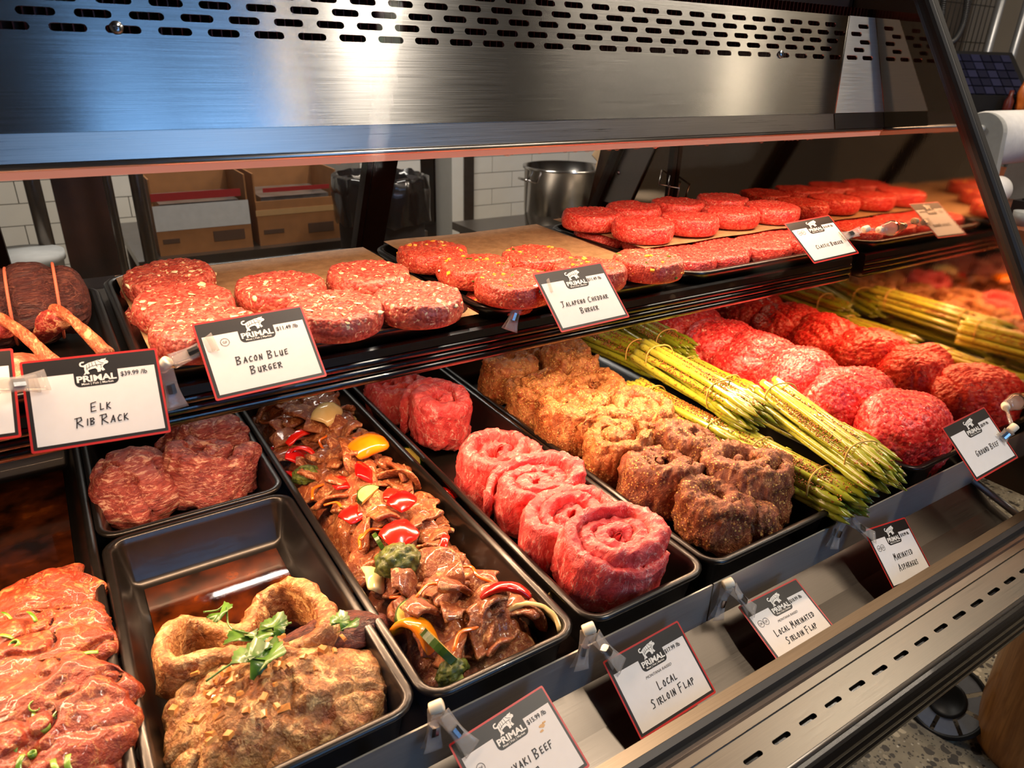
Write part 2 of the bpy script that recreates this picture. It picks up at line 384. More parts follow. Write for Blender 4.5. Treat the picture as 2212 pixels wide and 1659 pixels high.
MAT['screw'] = plain('screw_zinc', (170, 174, 178), 0.22, 1.0, 0, 0.1, 200)
def clear(key, alpha_diffuse=0.06, tint=(0.96, 0.94, 0.92), rough=0.04, fres=1.45, gl=1.0):
    t = NT(key); nt = t.t; tr = t.n('ShaderNodeBsdfTransparent'); tr.inputs[0].default_value = tint + (1,)
    g = t.n('ShaderNodeBsdfGlossy'); g.inputs['Roughness'].default_value = rough
    d = t.n('ShaderNodeBsdfDiffuse'); d.inputs[0].default_value = (0.8, 0.76, 0.72, 1)
    fr = t.n('ShaderNodeFresnel'); fr.inputs['IOR'].default_value = fres
    nz = t.noise(t.co(), 300, 2); nb = t.bump(nz, 0.05, 0.0005); t.l(nb, g.inputs['Normal'])
    m1 = t.n('ShaderNodeMixShader'); m1.inputs[0].default_value = alpha_diffuse; t.l(tr.outputs[0], m1.inputs[1]); t.l(d.outputs[0], m1.inputs[2])
    m2 = t.n('ShaderNodeMixShader')
    ge = t.n('ShaderNodeNewGeometry')
    t.l(t.math('MULTIPLY', t.math('MULTIPLY', fr.outputs[0], gl), t.math('SUBTRACT', 1.0, ge.outputs['Backfacing'])), m2.inputs[0]); t.l(m1.outputs[0], m2.inputs[1]); t.l(g.outputs[0], m2.inputs[2])
    t.l(m2.outputs[0], t.out.inputs['Surface']); MAT[key] = t.m
clear('clear_plastic', 0.20, (0.93, 0.91, 0.88), 0.06, 1.5, 1.6)
clear('pane_glass', 0.012, (0.97, 0.97, 0.97), 0.0, 1.45, 1.0)
clear('front_glass', 0.0, (1.0, 1.0, 1.0), 0.0, 1.12, 0.25)
clear('water', 0.02, (0.95, 0.9, 0.88), 0.02, 1.33, 2.0)
MAT['cream_plastic'] = plain('cream_plastic', (236, 226, 200), 0.35, 0, 0.3, 0.03, 60)
MAT['card_red'] = plain('card_red', (196, 34, 30), 0.4, 0, 0.2, 0.05, 200)
MAT['card_black'] = plain('card_black', (22, 18, 17), 0.42, 0, 0.1, 0.15, 300)
MAT['card_white'] = plain('card_white', (232, 228, 222), 0.55, 0, 0.04, 0.02, 80)
MAT['ink'] = plain('marker_ink', (22, 18, 24), 0.5)
MAT['print_white'] = plain('printed_white', (242, 238, 228), 0.45)
MAT['stain'] = plain('dried_sauce_stain', (214, 168, 110), 0.5)
def sauce_mat():
    t = NT('brown_sauce'); v = t.co(); n = t.noise(v, 24, 4)
    t.set(color=t.ramp(n, [(0.35, lin(26, 10, 4)), (0.6, lin(78, 32, 8)), (0.8, lin(140, 66, 16))]), rough=0.08, coat=1.0, coatr=0.03, normal=t.bump(t.noise(v, 90, 3), 0.15, 0.001)); MAT['sauce'] = t.m
sauce_mat()

# ------------------------------------------------------------------ the setting: kitchen behind the case, shop in front
MAT['grout'] = plain('tile_grout', (120, 116, 108), 0.8)
MAT['wall_tile'] = plain('white_wall_tile', (222, 218, 208), 0.22, 0, 0.3, 0.03, 20)
MAT['kitchen_floor'] = plain('kitchen_floor', (150, 138, 120), 0.35, 0, 0.1, 0.12, 6)
MAT['wall_plain'] = plain('painted_wall', (150, 140, 126), 0.7, 0, 0, 0.05, 5)
MAT['wall_dark'] = plain('dark_wall', (86, 76, 66), 0.6, 0, 0, 0.1, 5)
MAT['ceiling'] = plain('dark_ceiling', (84, 78, 72), 0.8, 0, 0, 0.05, 4)
MAT['steel_pipe'] = plain('steel_pipe', (120, 112, 104), 0.3, 0.9, 0, 0.1, 30)
MAT['steel_white'] = plain('galvanised_steel', (150, 152, 154), 0.35, 0.7, 0, 0.08, 30)
MAT['window_frame'] = plain('window_frame', (44, 42, 40), 0.4)
def terrazzo():
    t = NT('terrazzo_floor'); v = t.co()
    big = t.vor(v, 52, 'Distance', 'F1'); bc = t.vor(v, 52, 'Color'); sm = t.vor(v, 140, 'Distance'); sc_ = t.vor(v, 140, 'Color')
    s1 = t.n('ShaderNodeSeparateColor'); t.l(bc, s1.inputs[0]); s2 = t.n('ShaderNodeSeparateColor'); t.l(sc_, s2.inputs[0])
    base = t.ramp(t.noise(v, 18, 5), [(0.3, lin(112, 100, 80)), (0.7, lin(142, 130, 106))])
    chip = t.ramp(s1.outputs[1], [(0.0, lin(34, 30, 26)), (0.55, lin(58, 50, 42)), (0.7, lin(120, 106, 84)), (1.0, lin(176, 160, 132))])
    mb = t.math('LESS_THAN', t.math('ADD', big, t.math('MULTIPLY', t.noise(v, 120, 2), 0.25)), t.math('MULTIPLY', s1.outputs[0], 0.80))
    ms = t.math('LESS_THAN', t.math('ADD', sm, t.math('MULTIPLY', t.noise(v, 260, 2), 0.25)), t.math('MULTIPLY', s2.outputs[0], 0.70))
    c = t.mix(ms, base, t.ramp(s2.outputs[1], [(0.0, lin(40, 34, 28)), (0.7, lin(74, 64, 52)), (1.0, lin(190, 178, 156))])); c = t.mix(mb, c, chip)
    t.set(color=c, rough=0.4, coat=0.1); MAT['terrazzo'] = t.m
terrazzo()
FLOOR = -1.45
struct('floor', MB().box(-3.5, 6, -4.0, 7.5, FLOOR - 0.1, FLOOR).me('floor'), MAT['terrazzo'], 'speckled terrazzo concrete floor')
struct('ceiling', MB().box(-3.5, 6, -4.0, 7.5, 3.6, 3.7).me('ceiling'), MAT['ceiling'])
struct('wall_left', MB().box(-3.6, -3.5, -4.0, 7.5, FLOOR, 3.6).me('wall_left'), MAT['wall_plain'])
struct('wall_right', MB().box(6, 6.1, -4.0, 7.5, FLOOR, 3.6).me('wall_right'), MAT['wall_plain'])
struct('wall_back', MB().box(-3.5, 6, 7.4, 7.5, FLOOR, 3.6).me('wall_back'), MAT['wall_plain'])
# shop front behind the customer: wall with one tall window towards daylight
WX0, WX1, WZ0, WZ1 = 0.35, 1.95, -0.5, 3.3
sf = MB().box(-3.5, WX0, -4.1, -4.0, FLOOR, 3.6).box(WX1, 6, -4.1, -4.0, FLOOR, 3.6).box(WX0, WX1, -4.1, -4.0, FLOOR, WZ0).box(WX0, WX1, -4.1, -4.0, WZ1, 3.6)
struct('wall_front', sf.me('wall_front'), MAT['wall_dark'])
wf = MB().box(WX0, WX0 + 0.05, -4.08, -4.0, WZ0, WZ1).box(WX1 - 0.05, WX1, -4.08, -4.0, WZ0, WZ1).box(0.98, 1.04, -4.08, -4.0, WZ0, WZ1).box(WX0, WX1, -4.08, -4.0, 1.3, 1.36)
struct('window_1', wf.me('window_1'), MAT['window_frame'])
# kitchen partition with the tiled wall and a doorway
KY = 4.0
DX0, DX1 = 1.93, 2.19          # doorway edges on that wall
kw = MB().box(-3.5, DX0, KY + 0.012, KY + 0.12, FLOOR, 1.3).box(DX1 + 0.02, 6, KY + 0.012, KY + 0.12, FLOOR, 1.3).box(DX0, DX1 + 0.02, KY + 0.012, KY + 0.12, 0.65, 1.3)
wt = struct('wall_tiled', kw.me('wall_tiled'), MAT['grout'], 'white tiled kitchen wall with a doorway')
TW, TH = 0.30, 0.10
_tile = MB().box(-TW / 2 + 0.002, TW / 2 - 0.002, -0.012, 0, -TH / 2 + 0.002, TH / 2 - 0.002).me('tile')
_half = {}
def tile_at(x0, x1, z):
    w = round(x1 - x0, 3)
    if w < 0.03: return
    if w not in _half: _half[w] = MB().box(-w / 2 + 0.002, w / 2 - 0.002, -0.012, 0, -TH / 2 + 0.002, TH / 2 - 0.002).me('tile')
    link('tile', _half[w], MAT['wall_tile'], wt, TR((x0 + x1) / 2, KY + 0.012, z))
for r in range(13):
    z = -1.12 + r * TH
    off = 0.15 if r % 2 else 0.0
    for (a, b) in ((-0.55, 0.7), (1.55, DX0), (DX1 + 0.09, 3.6)):
        x = a - off
        while x < b:
            x0, x1 = max(a, x), min(b, x + TW)
            if x1 > x0: tile_at(x0, x1, z)
            x += TW
_j = MB().box(DX1 - 0.06, DX1 + 0.02, KY - 0.02, KY + 0.2, FLOOR, 0.7)
tag(struct('trim_1', _j.me('trim_1'), MAT['wall_tile'], 'white door jamb of the kitchen doorway'))
struct('trim_2', MB().box(DX1 + 0.02, DX1 + 0.09, KY - 0.03, KY + 0.01, FLOOR, 0.7).me('trim_2'), MAT['steel_pipe'], 'steel corner guard beside the doorway')
struct('trim_3', MB().box(-0.5, 4.0, 1.9, 7.3, FLOOR, FLOOR + 0.004).me('trim_3'), MAT['kitchen_floor'], 'smooth grey kitchen floor coating')

# ------------------------------------------------------------------ the display case
case = thing('display_case', 'refrigerated stainless steel meat display case with mirrored end panel', 'display case')
XL, XE = -0.60, 1.25
def sheet_with_slots(name, outline, slots, thick=0.0008):
    cu = bpy.data.curves.new(name, 'CURVE'); cu.dimensions = '2D'; cu.fill_mode = 'BOTH'; cu.extrude = thick
    def spline(pts):
        s = cu.splines.new('POLY'); s.points.add(len(pts) - 1); s.use_cyclic_u = True
        for k, (x, y) in enumerate(pts): s.points[k].co = (x, y, 0, 1)
    spline(outline)
    for cx, cy, L, H in slots:
        r = H / 2; a = L / 2 - r; pts = []
        for k in range(7): t = -math.pi / 2 + math.pi * k / 6; pts.append((cx + a + r * math.cos(t), cy + r * math.sin(t)))
        for k in range(7): t = math.pi / 2 + math.pi * k / 6; pts.append((cx - a + r * math.cos(t), cy + r * math.sin(t)))
        spline(pts)
    o = bpy.data.objects.new(name, cu); COL.objects.link(o)
    me = bpy.data.meshes.new_from_object(o.evaluated_get(bpy.context.evaluated_depsgraph_get()))
    bpy.data.objects.remove(o); bpy.data.curves.remove(cu); me.name = name
    uv = me.uv_layers.new(name='UVMap')
    idx = np.empty(len(me.loops), int); me.loops.foreach_get('vertex_index', idx)
    co = np.empty(len(me.vertices) * 3); me.vertices.foreach_get('co', co); co = co.reshape(-1, 3)
    uv.data.foreach_set('uv', co[idx][:, :2].ravel()); me.materials.clear()
    return me
# hood panel: leans back towards the top
H0, H1 = np.array([0.7625, -0.07]), np.array([0.8160, 0.0755]); HS = (H1 - H0) / np.linalg.norm(H1 - H0); HL = float(np.linalg.norm(H1 - H0))
HA = math.atan2(HS[1], HS[0])
hoodM = Matrix(((1, 0, 0, 0), (0, HS[0], -HS[1], H0[0]), (0, HS[1], HS[0], H0[1]), (0, 0, 0, 1)))   # local (x, along slope, outward)
slots = []; SP = 0.04326
vs0 = (0.013 + 0.07) / HS[1]
for r in range(5):
    v = vs0 + r * 0.0127
    n0 = -15
    for k in range(n0, 30):
        x = 0.351 + (SP / 2 if r % 2 else 0) - (0.003 if r >= 2 else 0) + k * SP
        slots.append((x, v, 0.0295, 0.0072))
def cut(sl, a, b): return [s for s in sl if s[0] - s[2] / 2 > a and s[0] + s[2] / 2 < b]
XC0, XC1 = 1.178, 1.113          # slanted edge of the end cap: top, bottom
def left_of(s): return s[0] + s[2] / 2 < XC0 - (XC0 - XC1) * (1 - s[1] / HL) - 0.001
hs = [s for s in slots if s[0] - s[2] / 2 > XL + 0.01 and left_of(s)]
hp = link('hood_panel', sheet_with_slots('hood_panel', [(XL, 0), (XC1, 0), (XC0, HL), (XL, HL)], hs), MAT['steel_hood'], case, hoodM)
es = [s for s in slots if not left_of(s) and s[0] + s[2] / 2 < XE - 0.003 and s[0] - s[2] / 2 > XC0 - (XC0 - XC1) * (1 - s[1] / HL) + 0.002]
ec = link('hood_end_cap', sheet_with_slots('hood_end_cap', [(XC1 + 0.001, 0), (XE - 0.001, 0), (XE - 0.001, HL), (XC0 + 0.001, HL)], es), MAT['steel_cap'], case, hoodM @ Matrix.Translation((0, 0, 0.0014)))
lip = MB().prism([(0.7625, -0.070), (0.755, -0.0935), (0.757, -0.0955), (0.7645, -0.0715)], XL, XC1 - 0.002)
lpm = lip.me('hood_lip'); link('hood_lip', lpm, MAT['steel'], case)
link('hood_end_lip', MB().prism([(0.7615, -0.070), (0.754, -0.0935), (0.757, -0.0955), (0.7645, -0.0715)], XC1, XE - 0.001).me('hood_end_lip'), MAT['steel_grille'], case)
sv, sf_ = [], []
def screw(M, parent):
    b = MB().lathe([(0, 0.004), (0.0035, 0.0037), (0.0055, 0.0022), (0.006, 0)], 20); me = b.me('screw', True)
    s_ = link('screw', me, MAT['screw'], parent, M)
    link('cross_recess', MB().box(-0.003, 0.003, -0.0006, 0.0006, 0.0034, 0.0042).box(-0.0006, 0.0006, -0.003, 0.003, 0.0034, 0.0042).me('cross_recess'), MAT['rubber'], s_)
screw(Matrix.Translation((0.086, vs0 + 0.001, 0.001)), hp)
screw(Matrix.Translation((0.994, vs0 + 0.001, 0.001)), hp)
link('hood_body', MB().box(XL, XE - 0.002, 0.862, 1.30, -0.06, 0.14).me('hood_body'), MAT['case_inside'], case)
link('hood_underside', MB().box(XL, XE - 0.002, 0.806, 1.36, -0.083, -0.076).me('hood_underside'), MAT['steel'], case)
fins = MB()
for k in range(200):
    x = XL + 0.01 + k * 0.0092
    fins.box(x, x + 0.0012, 0.826, 0.861, -0.04, 0.09)
tag(link('cooling_fins', fins.me('cooling_fins'), MAT['fin'], case), kind='stuff')
# channel with painted-in meat glow along the hood's lower edge, with its polished bead and condensation
lc = link('glow_channel', MB().prism([(0.757, -0.0975), (0.7585, -0.1075), (0.781, -0.1085), (0.781, -0.0975)], XL, XE - 0.002).me('glow_channel'), MAT['glow_channel'], case)
link('bead', MB().tube([(XL, 0.7565, -0.0975), (XE - 0.003, 0.7565, -0.0975)], 0.0030, 14).me('bead', True), MAT['steel'], case)
rd = random.Random(4)
dm = MB().lathe([(0, -0.0028), (0.0014, -0.0024), (0.0026, -0.0012), (0.0030, 0)], 12).me('water_drop', True)
for k in range(46):
    x = rd.uniform(0.02, 1.15) if k < 8 else rd.uniform(0.45, 1.12)
    s = rd.uniform(0.35, 1.0); link('water_drop', dm, MAT['water'], lc, TR(x, 0.7595 + rd.uniform(0, 0.004), -0.1073, 0, 0, 0, (s * 1.5, s, s)))
# shelf with a ridged black front trim
SZ = -0.3175
shelf = link('shelf', MB().box(XL, XE - 0.012, 0.765, 1.145, SZ - 0.022, SZ).me('shelf'), MAT['steel_dark'], case)
prof = [(0.765, SZ), (0.748, SZ + 0.001), (0.7445, SZ - 0.002), (0.7445, SZ - 0.0125)]
for k in range(3):
    zc = SZ - 0.0180 - k * 0.0105
    prof += [(0.7475 - 0.0050 * math.cos(math.radians(q_)), zc + 0.0050 * math.sin(math.radians(q_))) for q_ in range(90, -91, -18)]
prof += [(0.748, SZ - 0.0455), (0.765, SZ - 0.0455)]
link('shelf_trim', MB().prism(prof[::-1], XL, XE - 0.020).me('shelf_trim'), MAT['black_trim'], shelf)
# end panel (polished), with the sloped gasket that follows the front glass
def gy(z): return 0.7525 - 0.6635 * (0.10 - z)       # front glass line in Y
ep = [(gy(0.16), 0.16), (gy(-0.63), -0.63), (1.62, -0.63), (1.42, 0.16)]
link('end_panel', MB().prism(ep, XE, XE + 0.006).me('end_panel'), MAT['mirror'], case)
link('end_panel_back', MB().prism(ep, XE + 0.0065, XE + 0.012).me('end_panel_back'), MAT['rubber'], case)
gq = [(gy(0.17) - 0.030, 0.17), (gy(-0.64) - 0.030, -0.64), (gy(-0.64) + 0.003, -0.64), (gy(0.17) + 0.003, 0.17)]
gask = MB(); n = 8
for i in range(n):
    a0, a1 = math.pi * i / n, math.pi * (i + 1) / n
    x0, x1 = XE + 0.004 - 0.010 * math.sin(a0), XE + 0.004 - 0.010 * math.sin(a1)
    o0, o1 = -0.0135 - 0.0165 * math.cos(a0), -0.0135 - 0.0165 * math.cos(a1)
    gask.add([(x0, gy(0.17) + o0, 0.17), (x1, gy(0.17) + o1, 0.17), (x1, gy(-0.64) + o1, -0.64), (x0, gy(-0.64) + o0, -0.64)], [(0, 1, 2, 3)])
gask.prism(gq, XE + 0.003, XE + 0.016)
link('edge_gasket', gask.me('edge_gasket', False), MAT['rubber'], case)
# rear frame posts, sloped, and the rear sliding glass
def ry(z): return 1.41 + 0.5 * (-0.19 - z)
def rear_post(x0, x1, t=0.03):
    return MB().add([(x, ry(z) + o, z) for x in (x0, x1) for z in (0.1, -0.46) for o in (0, t)],
                    [(0, 1, 3, 2), (4, 6, 7, 5), (0, 4, 5, 1), (2, 3, 7, 6), (0, 2, 6, 4), (1, 5, 7, 3)])
for x0, x1 in ((-0.125, -0.072), (0.566, 0.578), (0.580, 0.632), (1.232, 1.249)):
    link('rear_post', rear_post(x0, x1).me('rear_post'), MAT['frame_dark'], case)
link('rear_sill', MB().box(XL, XE - 0.004, 1.365, 1.62, -0.47, -0.425).me('rear_sill'), MAT['frame_dark'], case)
for x0, x1 in ((-0.57, -0.122), (-0.075, 0.568), (0.63, 1.234)):
    link('rear_glass', MB().add([(x, ry(z) + o, z) for x in (x0, x1) for z in (0.1, -0.43) for o in (0.010, 0.014)],
         [(0, 1, 3, 2), (4, 6, 7, 5), (0, 4, 5, 1), (2, 3, 7, 6), (0, 2, 6, 4), (1, 5, 7, 3)]).me('rear_glass'), MAT['pane_glass'], case)
# stainless corner plate and shelf hooks at the rear
cp = link('corner_plate', MB().add([(1.2475, ry(z) - a, z) for z in (-0.09, -0.34) for a in (0.0, 0.10)] + [(1.2435, ry(z) - a, z) for z in (-0.09, -0.34) for a in (0.0, 0.10)],
     [(0, 1, 3, 2), (4, 6, 7, 5), (0, 4, 5, 1), (2, 3, 7, 6), (0, 2, 6, 4), (1, 5, 7, 3)]).me('corner_plate'), MAT['steel'], case)
screw(Matrix.Translation((1.2425, ry(-0.26) - 0.015, -0.26)) @ Matrix.Rotation(-math.pi / 2, 4, 'Y'), cp)
for y in (1.22, 1.25):
    link('shelf_hook', MB().tube([(1.248, y + 0.03, -0.235), (1.215, y, -0.262), (1.235, y - 0.014, -0.264), (1.237, y - 0.01, -0.30)], 0.0022, 8).me('shelf_hook', True), MAT['steel'], case)
link('shelf_standard', MB().box(1.238, 1.2485, 1.235, 1.252, -0.3175, 0.05).me('shelf_standard'), MAT['frame_dark'], case)
# lower deck: back, floor, the lip in front of the pans, the trough, rails, grille, bumper
link('deck_floor', MB().box(XL, XE, 0.455, 1.62, -0.66, -0.632).box(XL, XE, 1.58, 1.62, -0.64, -0.46).me('deck_floor'), MAT['case_inside'], case)
lipm = MB().box(XL, 0.598, 0.4465, 0.4485, -0.645, -0.586).box(0.6005, XE - 0.004, 0.4465, 0.4485, -0.645, -0.586)
link('deck_lip', lipm.me('deck_lip'), MAT['steel_cap'], case)
link('trough', MB().add([(x, y, z) for x in (XL, XE - 0.001) for y, z in ((0.447, -0.645), (0.405, -0.668), (0.365, -0.682), (0.340, -0.686))],
     [(0, 1, 5, 4), (1, 2, 6, 5), (2, 3, 7, 6)]).me('trough'), MAT['steel_dark'], case)
cov = [(XE - 0.001, 0.46, -0.60)] ; covv = []
link('corner_seal', MB().tube([(XE - 0.004, 0.445, -0.641), (XE - 0.004, 0.345, -0.672)], 0.006, 10).me('corner_seal', True), MAT['steel_white'], case)
link('front_rail', MB().prism([(0.351, -0.630), (0.3395, -0.634), (0.3395, -0.69), (0.346, -0.69)][::-1], XL, 1.42).me('front_rail'), MAT['bronze'], case)
link('glass_gasket', MB().prism([(0.3395, -0.6345), (0.332, -0.6365), (0.330, -0.644), (0.321, -0.642), (0.317, -0.640), (0.313, -0.6405), (0.313, -0.68), (0.3395, -0.68)][::-1], XL, 1.42).me('glass_gasket'), MAT['rubber_grey'], case)
# slotted stainless top of the front bumper
gsl = [(0.7435 + k * 0.0433, 0.035, 0.0265, 0.0058) for k in range(-30, 15)]
gz = -0.632
gm = sheet_with_slots('air_grille', [(XL, 0), (1.42, 0), (1.42, 0.0595), (XL, 0.0595)], gsl)
link('air_grille', gm, MAT['steel_grille'], case, Matrix(((1, 0, 0, 0), (0, -1, 0, 0.3125), (0, 0, -1, gz), (0, 0, 0, 1))))
link('grille_rib', MB().prism([(0.3035, gz), (0.302, gz + 0.0022), (0.3005, gz)], XL, 1.42).me('grille_rib'), MAT['steel_grille'], case)
link('grille_edge', MB().tube([(XL, 0.2535, gz - 0.004), (1.42, 0.2535, gz - 0.004)], 0.0045, 12).me('grille_edge', True), MAT['steel'], case)
link('grille_duct', MB().box(XL, 1.42, 0.258, 0.31, gz - 0.06, gz - 0.03).me('grille_duct'), MAT['case_inside'], case)
bp = [(0.249, gz - 0.004)]
for (c, r) in ((0.0110, 0.0095), (0.0300, 0.0095), (0.0480, 0.0080)):
    for k in range(9):
        a = math.pi / 2 + math.pi * k / 8
        bp.append((0.2455 + r * 0.9 * math.cos(a), gz - 0.004 - c + r * math.sin(a)))
bp += [(0.249, gz - 0.062), (0.30, gz - 0.062), (0.30, gz - 0.004)]
link('bumper', MB().prism(bp, XL, 1.42).me('bumper'), MAT['black_trim'], case)
link('front_panel', MB().box(XL, 1.262, 0.66, 0.69, FLOOR + 0.12, -0.705).box(XL, 1.262, 0.69, 1.6, FLOOR + 0.12, -0.705).box(XL, 1.262, 0.30, 0.70, -0.712, -0.700).me('front_panel'), MAT['wall_dark'], case)
link('kick_plate', MB().box(XL, 1.25, 0.74, 1.55, FLOOR, FLOOR + 0.12).me('kick_plate'), MAT['rubber'], case)
fg = link('front_glass', MB().add([(x, gy(z) + o, z) for x in (XL, XE - 0.002) for z in (0.16, -0.636) for o in (-0.026, -0.020)],
     [(0, 1, 3, 2), (4, 6, 7, 5), (0, 4, 5, 1), (2, 3, 7, 6), (0, 2, 6, 4), (1, 5, 7, 3)]).me('front_glass'), MAT['front_glass'], case)
# dark equipment standing on the case
tag(link('monitor_stand', MB().box(1.02, 1.05, 0.93, 1.10, 0.141, 0.30).box(1.10, 1.24, 0.90, 0.96, 0.141, 0.26).me('monitor_stand'), MAT['rubber']), 'black equipment stand on top of the display case', 'stand')

# ------------------------------------------------------------------ pans and trays
def rrect(x0, x1, y0, y1, r, n=6):
    pts = []
    for cx, cy, a0 in ((x1 - r, y1 - r, 0), (x0 + r, y1 - r, 90), (x0 + r, y0 + r, 180), (x1 - r, y0 + r, 270)):
        for k in range(n):
            a = math.radians(a0 + 90 * k / (n - 1)); pts.append((cx + r * math.cos(a), cy + r * math.sin(a)))
    return pts
def pan_mesh(w, d, depth, rim=0.009, r=0.028, slope=0.016, lipdrop=0.006):
    rings = [(-slope - 0.004 + 0.002, -depth - 0.003, r), (-0.008, -0.012, r), (0.0, -lipdrop, r), (0.0012, -0.002, r), (-0.0015, 0.0, r), (-rim * 0.75, 0.0, r),
             (-rim, -0.0018, r), (-rim - 0.002, -0.010, r), (-rim - slope * 0.75, -depth + 0.008, r), (-rim - slope - 0.003, -depth + 0.0018, r * 0.9), (-rim - slope - 0.010, -depth, r * 0.8)]
    V = []; F = []; n = 0
    for off, z, rr in rings:
        p = rrect(-w / 2 - off, w / 2 + off, -d / 2 - off, d / 2 + off, max(0.006, rr + off)); n = len(p); V += [(x, y, z) for x, y in p]
    for i in range(len(rings) - 1):
        for k in range(n): F.append((i * n + k, i * n + (k + 1) % n, (i + 1) * n + (k + 1) % n, (i + 1) * n + k))
    F.append(tuple(range((len(rings) - 1) * n, len(rings) * n)))
    F.append(tuple(range(n))[::-1])
    return mesh('pan', V, F)
PZ = -0.5625            # rim height of the lower pans
def pan(x0, x1, y0, y1, z, depth, label, group, r=0.028, rim=0.009, slope=0.016, name='meat_pan', cat='pan'):
    o = link(name, pan_mesh(x1 - x0, y1 - y0, depth, rim, r, slope), MAT['pan'], None, Matrix.Translation(((x0 + x1) / 2, (y0 + y1) / 2, z)))
    return tag(o, label, cat, group)
G1, G2 = 'deep black pans on the lower deck', 'shallow black trays on the upper shelf'
pan(-0.275, -0.033, 0.452, 1.25, PZ, 0.066, 'deep black pan of reddish steak slices with scallions', G1)
pan(-0.028, 0.205, 0.452, 0.882, PZ, 0.066, 'deep black pan holding the herb marinated steaks', G1)
pan(-0.030, 0.205, 0.888, 1.30, PZ, 0.066, 'deep black pan holding the dark red beef cheeks', G1)
pan(0.2095, 0.397, 0.452, 1.25, PZ, 0.066, 'long black pan of glazed stir fry beef and vegetables', G1)
pan(0.4085, 0.596, 0.452, 1.25, PZ, 0.066, 'long black pan of rolled bright red sirloin', G1)
pan(0.600, 0.856, 0.452, 1.25, PZ, 0.066, 'wide black pan of brown seasoned sirloin rolls', G1)
pan(0.861, 1.035, 0.452, 1.25, PZ, 0.066, 'black pan filled with bundled asparagus', G1)
pan(1.041, 1.245, 0.452, 1.25, PZ, 0.066, 'black pan of ground beef beside the mirrored panel', G1)
TZ = -0.295             # rim height of the trays on the shelf
pan(-0.36, 0.036, 0.742, 1.09, TZ, 0.0185, 'shallow black tray under the elk rib rack', G2, 0.035, 0.010, 0.010, 'shelf_tray', 'tray')
pan(0.045, 0.438, 0.742, 1.13, TZ, 0.0185, 'shallow black tray under the pale flecked burgers', G2, 0.045, 0.010, 0.010, 'shelf_tray', 'tray')
pan(0.446, 0.800, 0.742, 1.13, TZ, 0.0185, 'shallow black tray under the burgers with cheese cubes', G2, 0.045, 0.010, 0.010, 'shelf_tray', 'tray')
pan(0.806, 1.235, 0.742, 1.13, TZ, 0.0185, 'shallow black tray under the plain red burgers', G2, 0.045, 0.010, 0.010, 'shelf_tray', 'tray')

# ------------------------------------------------------------------ price cards
CARDS = {
 'elk': ([0.004, 0.7069, -0.2981], [[0.9977, 0.0684, -0.0022], [-0.0458, 0.6433, -0.7642], [-0.0508, 0.7626, 0.6449]]),
 'left': ([-0.1110, 0.7222, -0.2794], [[0.9964, 0.0843, 0.0004], [-0.0599, 0.7116, -0.7], [-0.0593, 0.6975, 0.7141]]),
 'bacon': ([0.1557, 0.7078, -0.2806], [[0.9998, -0.0223, -0.0003], [0.0159, 0.7237, -0.6899], [0.0156, 0.6897, 0.7239]]),
 'jal': ([0.5540, 0.6868, -0.2752], [[0.9997, -0.0212, 0.0098], [0.0223, 0.7456, -0.666], [0.0068, 0.666, 0.7459]]),
 'classic': ([1.073, 0.7113, -0.2601], [[0.9982, 0.0046, -0.0602], [-0.0389, 0.8114, -0.5831], [0.0461, 0.5844, 0.8101]]),
 'gb': ([1.0904, 0.3972, -0.4994], [[0.9976, -0.0298, -0.0626], [-0.0192, 0.7485, -0.6628], [0.0667, 0.6624, 0.7461]]),
 'sirl': ([0.4715, 0.3987, -0.6267], [[0.9983, -0.0303, -0.0506], [-0.0071, 0.79, -0.613], [0.0586, 0.6123, 0.7884]]),
 'asp': ([0.9333, 0.3932, -0.6333], [[0.9879, 0.1004, 0.1184], [0.0018, 0.7552, -0.6554], [-0.1552, 0.6477, 0.7459]]),
 'teri': ([0.2768, 0.3884, -0.6111], [[0.9952, -0.0806, -0.055], [0.0448, 0.8779, -0.4767], [0.0867, 0.472, 0.8773]]),
 'marsir': ([0.6835, 0.3866, -0.6377], [[0.9998, 0.0146, 0.0136], [-0.0078, 0.9119, -0.4103], [-0.0184, 0.4101, 0.9118]]),
}
def card_matrix(key):
    c, m = CARDS[key]; q = Matrix(m).to_quaternion(); return Matrix.Translation(c) @ q.to_matrix().to_4x4()
CW, CH = 112.0, 86.5                      # card size in mm; card drawings below use mm from the top left, y down
def mm(x, y, z=0.0): return ((x - CW / 2) / 1000, (CH / 2 - y) / 1000, z / 1000)
